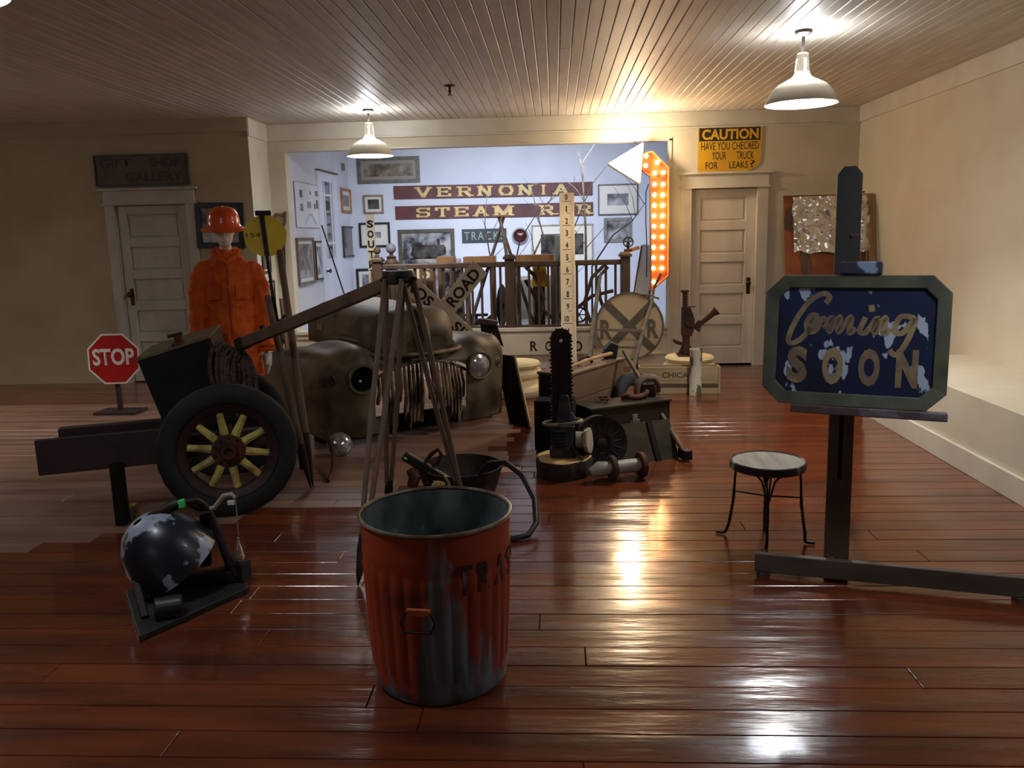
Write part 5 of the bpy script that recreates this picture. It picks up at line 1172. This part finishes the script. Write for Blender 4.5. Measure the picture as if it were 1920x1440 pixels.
# ================================================================== PAN OF TOOLS BEHIND THE CAN
PN = V((-.60, 4.86, 0))
t = thing('cast_iron_pan', 'wide dark cast iron pan on the floor behind the trash can', 'pan', PN)
B().lathe([(0, .01), (.17, .012), (.2, .03), (.235, .13), (.255, .19), (.262, .19), (.262, .18), (.243, .12), (.21, .01), (.18, 0), (0, 0)], n=40).build('bowl', M_iron, t, world=False, smooth=60)
t = thing('green_tagged_tool', 'black old tool with looped handle and small green tag lying across the pan', 'tool', PN+V((-.05, 0, .2)))
ta, tb = at(757, 853, 4.72), at(848, 908, 4.72)
B().beam(ta, tb, .05, .06).build('body', M_iron, t, bev=.012)
B().beam(ta+(tb-ta)*.03+V((.0, -.036, .0)), ta+(tb-ta)*.09+V((0, -.036, .0)), .004, .03, (0, 1, 0)).build('green_tag', mat('green_tag', (70, 200, 90), .5), t)
hp = [at(x_, y_, 4.75) for x_, y_ in ((796, 868), (808, 852), (822, 842), (828, 852), (820, 868), (804, 876))]
B().tube(hp, .013, 8, closed=True).build('handle', M_rust, t, smooth=1)
B().tube([at(770, 880, 4.7), at(778, 895, 4.68), at(772, 915, 4.66)], [.03, .038, .03], 12).tube([at(800, 885, 4.7), at(806, 900, 4.7), at(805, 925, 4.72)], [.028, .03, .02], 10).build('pods', M_rust, t, smooth=1, kind='stuff')
t = thing('canvas_glove', 'yellowed canvas work glove draped over the pan rim', 'glove', at(835, 905, 4.62))
g0 = at(838, 912, 4.62); b = B()
b.tube([g0+V((.07, 0, -.04)), g0+V((.03, 0, -.01)), g0], [.03, .034, .03], 10, flat=.5)
for i, (dx, dz, l_) in enumerate(((-.02, .022, .06), (-.026, .008, .065), (-.026, -.006, .06), (-.02, -.02, .045))): b.tube([g0+V((dx*.4, 0, dz*.8)), g0+V((dx-l_*.5, 0, dz+.004)), g0+V((dx-l_, 0, dz*1.4))], [.012, .011, .007], 7)
b.tube([g0+V((.02, 0, .02)), g0+V((.0, -.01, .055)), g0+V((-.015, -.01, .075))], [.013, .012, .008], 7)
b.build('glove', mat('glove_cloth', (176, 150, 96), .8), t, mods=[remesh(.005, 2)])
tag(B().tube([V((-.46, 4.62, .2)), V((-.4, 4.6, .27)), V((-.30, 4.55, .29)), V((-.20, 4.45, .24)), V((-.13, 4.33, .14)), V((-.12, 4.2, .05)), V((-.16, 4.10, .018)), V((-.26, 4.05, .016)), V((-.38, 4.15, .016))], .016, 10).build('black_hose', M_black, smooth=1), 'black rubber hose looping from the pan to the floor behind the can', 'hose')
# ================================================================== TRASH CAN
TC = V((-.435, 2.765, 0))
def canmat():
    m = mat('painted_can', (176, 66, 28), .5, 0, (122, 42, 20), 3, .35, .65, bump=.0006, bscale=40, stretch=(1, 1, .3), col3=(72, 40, 30), lo3=.6, hi3=.74, scale3=5)
    nt = m.node_tree; N = nt.nodes; L = nt.links; b = N['Principled BSDF']
    src = b.inputs['Base Color'].links[0].from_socket
    tc = N.new('ShaderNodeTexCoord'); sp = N.new('ShaderNodeSeparateXYZ'); L.new(tc.outputs['Object'], sp.inputs[0])
    mp = N.new('ShaderNodeMapping'); mp.inputs['Scale'].default_value = (9, 9, 1.6); L.new(tc.outputs['Object'], mp.inputs[0])
    nz = N.new('ShaderNodeTexNoise'); nz.inputs['Scale'].default_value = 1; nz.inputs['Detail'].default_value = 8; L.new(mp.outputs[0], nz.inputs[0])
    def mth(op, a, c_):
        n = N.new('ShaderNodeMath'); n.operation = op
        for i, v in enumerate((a, c_)):
            if isinstance(v, (int, float)): n.inputs[i].default_value = v
            else: L.new(v, n.inputs[i])
        return n.outputs[0]
    # worn patch: bare zinc near the bottom and in a vertical band just right of the handle
    dx = mth('ABSOLUTE', mth('SUBTRACT', sp.outputs['X'], .035), 0)
    band = mth('SUBTRACT', 1.0, mth('DIVIDE', dx, .15))
    zt = mth('SUBTRACT', .40, sp.outputs['Z'])
    k1 = mth('ADD', mth('MULTIPLY', band, .55), mth('MULTIPLY', zt, 1.6))
    low = mth('MULTIPLY', mth('SUBTRACT', .11, sp.outputs['Z']), 9)
    k = mth('ADD', mth('MAXIMUM', k1, low), mth('MULTIPLY', mth('SUBTRACT', nz.outputs[0], .5), 2.2))
    r = N.new('ShaderNodeMapRange'); r.inputs['From Min'].default_value = .42; r.inputs['From Max'].default_value = .62; L.new(k, r.inputs[0])
    zc = N.new('ShaderNodeValToRGB'); zc.color_ramp.elements[0].color = lin((40, 50, 54)); zc.color_ramp.elements[1].color = lin((120, 128, 134)); zc.color_ramp.elements[0].position = .38; zc.color_ramp.elements[1].position = .66
    L.new(nz.outputs[0], zc.inputs[0])
    x = N.new('ShaderNodeMix'); x.data_type = 'RGBA'; L.new(r.outputs[0], x.inputs[0]); L.new(src, x.inputs[6]); L.new(zc.outputs[0], x.inputs[7]); L.new(x.outputs[2], b.inputs['Base Color'])
    return m
M_can = canmat(); M_zinc = mat('zinc_inside', (112, 124, 122), .45, .3, (52, 64, 64), 5, .42, .62, stretch=(1, 1, .5), col3=(160, 168, 160), lo3=.62, hi3=.68, scale3=9)
t = thing('trash_can', 'orange-painted rusty galvanised trash can marked TRA, standing alone in the foreground', 'trash can', TC)
HC = .625
def cr(z): return .236+.029*(z/HC)**.9
zs = [0, .012, .03, .05, .07, .1] + [.1+.36*i/10 for i in range(1, 11)] + [.48, .50, .53, .57, .6, HC-.012]
def rip(a, z): return 1+(.026*abs(math.sin(a*15))**1.0 if .07 < z < .48 else 0)
B().lathe([(0, .02), (.2, .02), (.225, .0)]+[(cr(z)+(.004 if abs(z-.50) < .005 or abs(z-.05) < .005 else 0), z) for z in zs[1:]], n=300, fn=rip).build('body', M_can, t, world=False, smooth=60)
B().lathe([(cr(z)-.006, z) for z in [HC-.012, .5, .3, .1]]+[(.2, .028), (0, .028)], n=90).build('lining', M_zinc, t, world=False, smooth=60)
B().tube([((cr(HC)+.001)*math.cos(a), (cr(HC)+.001)*math.sin(a), HC-.006) for a in [2*math.pi*i/72 for i in range(72)]], .0075, 8, closed=True).build('rolled_rim', mat('rim_zinc', (134, 122, 104), .4, .4, (96, 70, 50), 14, .4, .6), t, world=False, smooth=1)
for a_, z_ in ((-96, .36), (84, .36)):
    a = math.radians(a_); rr = cr(.36)+.014; n_ = V((math.cos(a), math.sin(a), 0)); s2 = V((-math.sin(a), math.cos(a), 0)); c_ = n_*rr+V((0, 0, z_))
    B().beam(c_-s2*.04, c_+s2*.04, .014, .024).build('handle_bracket', mat('orange_handle', (190, 92, 50), .5), t, world=False, bev=.003)
    B().tube([c_-s2*.042+n_*.004, c_-s2*.058+n_*.014+V((0, 0, -.03)), c_-s2*.045+n_*.018+V((0, 0, -.062)), c_+s2*.045+n_*.018+V((0, 0, -.062)), c_+s2*.058+n_*.014+V((0, 0, -.03)), c_+s2*.042+n_*.004], .0045, 8).build('bail_handle', M_iron, t, world=False, smooth=1)
def curved(a0, z0):
    def f(p):
        a = math.radians(a0)+p.x/.262; r = (cr(z0+p.y)*(1.019)+.0015); return TC+V((r*math.cos(a), r*math.sin(a), z0+p.y))
    return f
M_sten = mat('stencil_black', (40, 24, 20), .6)
for ch, a_ in (('T', -62), ('R', -45), ('A', -28), ('S', -11), ('H', 6)):
    txt('stencil_letter', ch, None, .055, .105, M_sten, t, weight=.02, flipfn=curved(a_, .455), res=6)
# ================================================================== STOOL
ST = V((1.055, 4.06, 0))
t = thing('wire_stool', 'round-seated stool with twisted black wire legs beside the easel', 'stool', ST)
SH = .425; R_ = .186
B().lathe([(0, SH-.008), (R_-.012, SH-.008), (R_-.01, SH), (0, SH+.001)], n=48).build('seat', mat('seat_wood', (150, 142, 118), .5, 0, (110, 104, 84), 5, .42, .6, stretch=(3, .4, 1)), t, world=False)
B().lathe([(R_-.014, SH-.034), (R_-.004, SH-.036), (R_, SH-.03), (R_, SH+.002), (R_-.006, SH+.006), (R_-.013, SH+.001)], n=60).build('seat_band', mat('chipped_band', (38, 34, 32), .5, 0, (150, 150, 140), 12, .56, .6, detail=8), t, world=False, smooth=50)
fts = [fl(1343, 1000), fl(1527, 1022), fl(1437, 1040)]
c0 = V((ST.x, ST.y, 0)); fts = [V((f.x, f.y, 0))-c0 for f in fts]; fts.append(-fts[2]*1.0)
M_wire = mat('black_wire', (22, 19, 18), .5, .5, (50, 36, 28), 20, .5, .65)
for i, f in enumerate(fts):
    dh = f.normalized(); sd_ = V((-dh.y, dh.x, 0)); rt_ = .165
    mid = dh*(rt_-.0)+V((0, 0, .245)); lo = dh*(f.length-.045)+V((0, 0, .012)); ft = dh*f.length+V((0, 0, .01))
    path = [mid, dh*(rt_+.003)+V((0, 0, .2)), dh*(rt_+.014)+V((0, 0, .12)), dh*(rt_+.024)+V((0, 0, .06)), lo]
    n = 60
    def pp(u):
        k_ = u*(len(path)-1); j = min(int(k_), len(path)-2); return path[j].lerp(path[j+1], k_-j)
    for ph in (0, math.pi): B().tube([pp(u/n)+(sd_*math.cos(u*.95+ph)+dh*math.sin(u*.95+ph))*.0048 for u in range(n+1)], .0045, 6).build('twisted_leg', M_wire, t, world=False, smooth=1)
    B().tube([lo, ft-dh*.015, ft, ft+V((0, 0, .006))], [.007, .008, .007, .004], 8).build('foot', M_wire, t, world=False, smooth=1)
    if i in (0, 1):
        B().tube([mid, dh*(rt_-.004)+V((0, 0, .33)), dh*(rt_-.012)+V((0, 0, SH-.02))], [.007, .006, .006], 8).build('upper_leg', M_wire, t, world=False, smooth=1)
    else:
        for s_ in (-1, 1):
            B().tube([mid, dh*.155+sd_*s_*.015+V((0, 0, .30)), dh*.15+sd_*s_*.03+V((0, 0, .36)), dh*.14+sd_*s_*.075+V((0, 0, SH-.02))], .005, 8).build('upper_wire', M_wire, t, world=False, smooth=1)
            B().tube([mid, dh*.158+sd_*s_*.006+V((0, 0, .33)), dh*.15+sd_*s_*.012+V((0, 0, SH-.02))], .0045, 8).build('inner_wire', M_wire, t, world=False, smooth=1)
    B().tube([dh*(rt_)+V((0, 0, .245)), V((0, 0, .24))], .0045, 6).build('stretcher', M_wire, t, world=False)
# ================================================================== EASEL AND COMING SOON SIGN
EB = V((1.249, 3.575, 0)); ET = V((1.345, 3.76, 1.84)); ed = (ET-EB).normalized()
yawE = -14; ex = V((math.cos(math.radians(yawE)), math.sin(math.radians(yawE)), 0))
t = thing('tall_easel', 'tall dark wooden easel with pointed post holding the blue sign', 'easel', EB)
M_ez = mat('easel_wood', (86, 68, 56), .7, 0, (60, 46, 38), 9, .4, .7, stretch=(1, 1, .2), spec=.25)
Mx = frame3(EB, ex, ed); L = (ET-EB).length
w2 = .052
b = B(); b.m = Mx                       # lower post: two cheeks beside the slot, solid below and above
b.ab((-w2, 0, -.045), (w2, .46, -.005)); b.build('lower_post', M_ez, t, bev=.003)
for s_ in (-1, 1):
    b = B(); b.m = Mx; b.ab((s_*w2, .46, -.045), (s_*.009, .85, -.005)); b.build('slotted_cheek', M_ez, t, bev=.002)
b = B(); b.m = Mx; b.prism([(-w2+.004, .42), (w2-.004, .42), (w2, L-.035), (.025, L), (-.025, L), (-w2, L-.035)], -.075, -.046); b.build('upper_post', mat('easel_black', (26, 22, 20), .6, 0, (40, 33, 30), 8, .4, .7), t, bev=.002)
b = B(); b.m = Mx; b.ab((-w2-.006, .845, -.05), (w2+.006, .93, .004)); b.build('slide_clamp', mat('chipped_blue_clamp', (38, 40, 56), .5, 0, (120, 136, 166), 9, .55, .62, detail=9), t, bev=.006)
BLc, BRc = V((.90, 3.635, 0)), V((1.98, 3.345, 0)); bdv = (BRc-BLc).normalized()
B().beam(BLc+V((0, 0, .066)), BRc+V((0, 0, .066)), .035, .088).build('base_board', mat('easel_base', (84, 74, 64), .6, 0, (64, 54, 46), 8, .4, .7, stretch=(.3, 1, 1)), t, bev=.004)
for p_ in (BLc+bdv*.04, BRc-bdv*.04): B().box(p_+V((0, 0, .011)), (.05, .05, .022)).build('foot', M_ez, t)
rl = V((1.62, 4.62, 0)); B().beam(rl, ET-ed*.3+V((.0, .05, 0)), .045, .025, (0, 1, 0)).build('rear_leg', M_ez, t, bev=.003)
for dx_, dz_ in ((-.02, .1), (.028, .055)): b = B(); b.m = Mx; b.cyl((dx_, dz_, -.006), (dx_, dz_, .001), .006, 8); b.build('bolt', M_truckgry, t)
yawS = -22
sc_ = at(1600, 640, 3.44); Mx = facing(sc_, yawS, 7)
t2 = thing('coming_soon_sign', 'large chipped blue sign reading Coming SOON in a green-grey chamfered frame', 'sign', sc_)
SW, SHh, chf = .352, .27, .07
def octo(k_): w_, h_, c_ = SW-k_, SHh-k_, chf-k_*.5; return [(-w_+c_, h_), (w_-c_, h_), (w_, h_-c_), (w_, -h_+c_), (w_-c_, -h_), (-w_+c_, -h_), (-w_, -h_+c_), (-w_, h_-c_)]
o1, o2 = octo(0), octo(.052)
M_frs = mat('green_grey_frame', (90, 92, 76), .5, 0, (62, 62, 52), 7, .4, .7)
b = B(); b.m = Mx @ Matrix.Translation((0, 0, .0)); n = 8
vs = [(x_, y_, 0) for x_, y_ in o1]+[(x_, y_, .026) for x_, y_ in o1]+[(x_, y_, .018) for x_, y_ in o2]+[(x_, y_, .006) for x_, y_ in o2]+[(x_, y_, 0) for x_, y_ in o2]
b.add(vs, [(r_*8+i, r_*8+(i+1) % 8, (r_+1)*8+(i+1) % 8, (r_+1)*8+i) for r_ in range(4) for i in range(8)]); b.build('frame', M_frs, t2, bev=.003)
M_bl = mat('chipped_blue', (22, 36, 74), .45, 0, (16, 24, 44), 3, .35, .7, col3=(164, 176, 196), lo3=.60, hi3=.615, scale3=9, spec=.4, stretch3=(1.2, 1, .7))
b = B(); b.m = Mx; b.prism(o2, .0, .0065); b.build('panel', M_bl, t2)
M_bro = mat('worn_brown_letter', (118, 98, 80), .6, 0, (146, 128, 92), 8, .5, .6, col3=(60, 60, 80), lo3=.68, hi3=.7, scale3=12)
for ch, x_ in (('S', -.215), ('O', -.075), ('O', .065), ('N', .205)):
    txt('letter', ch, Mx @ Matrix.Translation((x_, -.105, 0)), .082, .155, M_bro, t2, weight=.06, off=.0082)
Mc = Mx
def script(pts, r, nm='script_letter'):
    # smooth ribbon of brush lettering
    P = []
    for i in range(len(pts)-1):
        p0, p1, p2, p3 = [V(pts[max(0, min(len(pts)-1, j))]).to_3d() for j in (i-1, i, i+1, i+2)]
        for k_ in range(6):
            u = k_/6; P.append(.5*((2*p1)+(p2-p0)*u+(2*p0-5*p1+4*p2-p3)*u*u+(3*p1-p0-3*p2+p3)*u**3))
    P.append(V(pts[-1]).to_3d()); b = B(); b.m = Mc @ Matrix.Translation((0, 0, .0072))
    vs = []; n = len(P)
    for i, p in enumerate(P):
        d = (P[min(n-1, i+1)]-P[max(0, i-1)]).normalized(); nn = V((-d.y, d.x, 0))*r; vs += [p+nn, p-nn]
    b.add(vs, [(2*i, 2*i+1, 2*i+3, 2*i+2) for i in range(n-1)]); b.build(nm, M_bro, t2)
script([(-.115, .155), (-.10, .18), (-.125, .195), (-.175, .165), (-.225, .09), (-.255, .01), (-.245, -.015), (-.21, .0), (-.175, .04)], .011)
x_ = -.175
for kind in 'oming':
    s_ = .075
    if kind == 'o': pts = [(x_, .04), (x_+.03, .095), (x_+.01, .105), (x_-.01, .07), (x_, .035), (x_+.03, .045), (x_+.05, .09), (x_+.065, .085)]; adv = .075
    elif kind in 'mn':
        pts = [(x_-.015, .05), (x_+.015, .10), (x_+.003, .035)]
        for j in range(2 if kind == 'm' else 1): pts += [(x_+.045+j*.042, .102), (x_+.04+j*.042, .035)]
        pts += [(pts[-1][0]+.025, .055)]; adv = .122 if kind == 'm' else .08
    elif kind == 'i': pts = [(x_+.02, .10), (x_, .045), (x_+.02, .035), (x_+.035, .055)]; script([(x_+.03, .135), (x_+.052, .138)], .014); adv = .05
    else: pts = [(x_+.07, .10), (x_+.02, .105), (x_, .05), (x_+.03, .04), (x_+.075, .10), (x_+.045, .0), (x_+.01, -.05), (x_-.015, -.03)]; adv = 0
    script(pts, .011); x_ += adv
led = Mx @ V((0, -SHh-.018, .0)); b = B(); b.m = Mx; b.ab((-.23, -SHh-.036, -.03), (.36, -SHh-.002, .045)); b.build('ledge', mat('ledge_wood', (74, 62, 60), .5, 0, (104, 100, 110), 8, .55, .65), t, bev=.004)
b = B(); b.m = Mx; b.ab((-.065+.0, SHh+.002, -.04), (.095, SHh+.055, .035)); b.build('top_clamp', MC['chipped_blue_clamp'], t, bev=.006)
# ================================================================== TIN PANEL AGAINST THE RIGHT CORNER
M_cop = mat('copper_sheet', (168, 98, 62), .3, .5, (116, 62, 38), 3, .4, .7, bump=.006, bscale=7)
M_tin = mat('crumpled_tin', (236, 232, 226), .2, .75, (190, 184, 176), 8, .4, .7, bump=.012, bscale=14)
c0 = at(1627, 368, 9.15); pb_ = V((c0.x-.32, 8.75, 0)); Mx = frame3(pb_, (1, .02, 0), c0-pb_); Lh = (c0-pb_).length
t = thing('copper_tin_panel', 'tall copper panel with crumpled silver top leaning behind the easel post', 'panel', pb_)
b = B(); b.m = Mx; b.ab((-.56, 0, -.02), (.385, Lh, 0)); b.build('backing', M_grwood, t)
b = B(); b.m = Mx; b.grid(lambda u, v: V((-.56+.90*u, v*Lh, .002+.012*noise.noise(V((u*6, v*10, 2))))), 40, 70); b.build('copper_sheet', M_cop, t, smooth=70)
def tin(u, v):
    x_ = -.47+.80*u; y_ = Lh-.62+.60*v; return V((x_+.02*noise.noise(V((v*6, 3, 1))), y_+.03*noise.noise(V((u*7, 1, 4)))*(1-v), .012+.04*abs(noise.noise(V((u*7, v*6, 7))))+.012*noise.noise(V((u*22, v*20, 3)))+.02*math.sin(u*math.pi)))
b = B(); b.m = Mx; b.grid(tin, 70, 56); b.build('crumpled_sheet', M_tin, t, smooth=70)
b = B(); b.m = Mx; b.ab((.31, 0, .0), (.385, Lh, .02)); b.build('side_batten', M_ltwood, t, bev=.004)
b = B(); b.m = Mx; b.prism([(.24, Lh-1.2), (.27, Lh-1.2), (.30, Lh-.62), (.285, Lh-.62)], .014, .022); b.build('torn_strip', M_ltwood, t)
t = thing('cream_back_board', 'cream board with dark top edge standing behind the copper panel', 'board', (3.2, 9.4, 0))
zc_ = at(1660, 360, 9.45).z; x0_ = at(1640, 372, 9.45).x
B().ab((x0_, 9.45, 0), (XR-.01, 9.48, zc_)).build('board', M_wall, t); B().ab((x0_-.01, 9.44, zc_), (XR-.01, 9.49, zc_+.014)).build('top_edge', M_crdk, t)
# ================================================================== FOREGROUND LEFT: SHADE ON AN IRON STAND
t = thing('chipped_bell_shade', 'dark blue chipped enamel bell on an iron stand at the lower left', 'bell', fl(340, 1120))
bc = at(306, 1028, 3.40)
b = B(); b.m = Matrix.Translation(bc) @ Matrix.Rotation(math.radians(-28), 4, 'Y') @ Matrix.Rotation(math.radians(18), 4, 'X')
b.lathe([(.02, .17), (.06, .165), (.10, .145), (.15, .09), (.18, .02), (.195, -.06), (.20, -.10), (.192, -.10), (.185, -.05), (.165, .03), (.1, .12), (0, .15)], n=44)
b.build('bell', mat('chipped_navy', (22, 28, 40), .35, 0, (30, 34, 36), 4, .4, .7, col3=(140, 146, 162), lo3=.52, hi3=.54, scale3=5, coat=.1), t, smooth=60)
pt = lambda x_, y_, Y_: at(x_, y_, Y_)
B().tube([pt(232, 1040, 3.35), pt(250, 1000, 3.36), pt(285, 966, 3.38), pt(318, 950, 3.4), pt(332, 945, 3.42)], [.014, .016, .018, .024, .026], 10).build('yoke', M_iron, t, smooth=1)
B().tube([pt(326, 948, 3.42), pt(345, 942, 3.44), pt(368, 938, 3.46), pt(378, 944, 3.48), pt(388, 955, 3.5), pt(410, 1000, 3.50), pt(424, 1040, 3.5), pt(444, 1078, 3.5)], [.016, .015, .015, .016, .02, .02, .022, .024], 10).build('bracket_arm', M_iron, t, smooth=1)
g_ = pt(340, 944, 3.42); B().beam(g_+V((-.012, -.002, -.003)), g_+V((.014, 0, .002)), .034, .034).build('green_tag', MC['green_tag'], t, bev=.003)
B().tube([pt(388, 955, 3.5), pt(402, 952, 3.5), pt(412, 940, 3.5), pt(420, 930, 3.5), pt(433, 927, 3.5), pt(441, 934, 3.5)], [.012, .011, .012, .013, .012, .008], 9).build('spout', M_truckgry, t, smooth=1)
B().box(pt(434, 942, 3.5), (.03, .02, .018)).build('paper_tag', mat('paper_tag', (200, 196, 180), .7), t)
B().tube([pt(441, 934, 3.5), pt(444, 960, 3.5), pt(446, 990, 3.5), pt(447, 1004, 3.5)], .003, 6).build('cord', M_truckgry, t)
g_ = pt(448, 1034, 3.5)
gm = mat('clear_glass_bob', (190, 176, 150), .08, coat=.5); gm.node_tree.nodes['Principled BSDF'].inputs['Transmission Weight'].default_value = .85
B().lathe([(0, .07), (.006, .068), (.007, .04), (.012, .03), (.02, .0), (.024, -.02), (.02, -.04), (.008, -.055), (0, -.058)], g_, 16).build('glass_bob', gm, t, smooth=1)
B().beam(pt(385, 958, 3.48), V((pt(384, 1040, 3.62).x, 3.62, .06)), .05, .03).build('strut', M_iron, t, bev=.004)
f1, f2, f3, f4 = fl(236, 1118), fl(452, 1062), fl(466, 1112), fl(262, 1205)
M_bs = mat('stand_base_dark', (38, 38, 34), .5, 0, (28, 27, 25), 6, .4, .7)
z3 = lambda p, z: V((p.x, p.y, z))
B().add([z3(f1, 0), z3(f4, 0), z3(f3, 0), z3(f2, 0), z3(f1, .028), z3(f4, .028), z3(f3, .028), z3(f2, .028)], [(3, 2, 1, 0), (4, 5, 6, 7), (0, 1, 5, 4), (1, 2, 6, 5), (2, 3, 7, 6), (3, 0, 4, 7)]).build('base_board', M_bs, t, bev=.004)
cbx = fl(446, 1100); B().box((cbx.x, cbx.y+.02, .075), (.10, .07, .10), rotz(-20)).build('end_block', M_black, t, bev=.006)
cy = fl(318, 1168); B().cyl((cy.x-.05, cy.y-.01, .065), (cy.x+.05, cy.y+.03, .065), .05, 24).build('round_weight', M_black, t, bev=.006)
B().beam(z3(f1, .05)+V((.05, 0, 0)), z3(cbx, .06), .05, .05).build('cross_bar', M_iron, t, bev=.004)
B().beam(pt(250, 1075, 3.3), V((fl(264, 1180).x, fl(264, 1180).y+.04, .03)), .028, .028).build('front_strut', M_iron, t, bev=.003)
B().beam(bc+V((0, .02, -.06)), V((bc.x+.05, bc.y+.08, .03)), .05, .05, (0, 1, 0)).build('pedestal', M_iron, t, bev=.004)
tag(B().box((fl(240, 975).x, fl(240, 975).y, .045), (.10, .09, .09), rotz(12)).build('yellow_edged_block', mat('yellow_block', (140, 124, 40), .6, 0, (60, 50, 30), 12, .4, .5), bev=.008), 'small dark block with yellow edge behind the chipped bell', 'block')
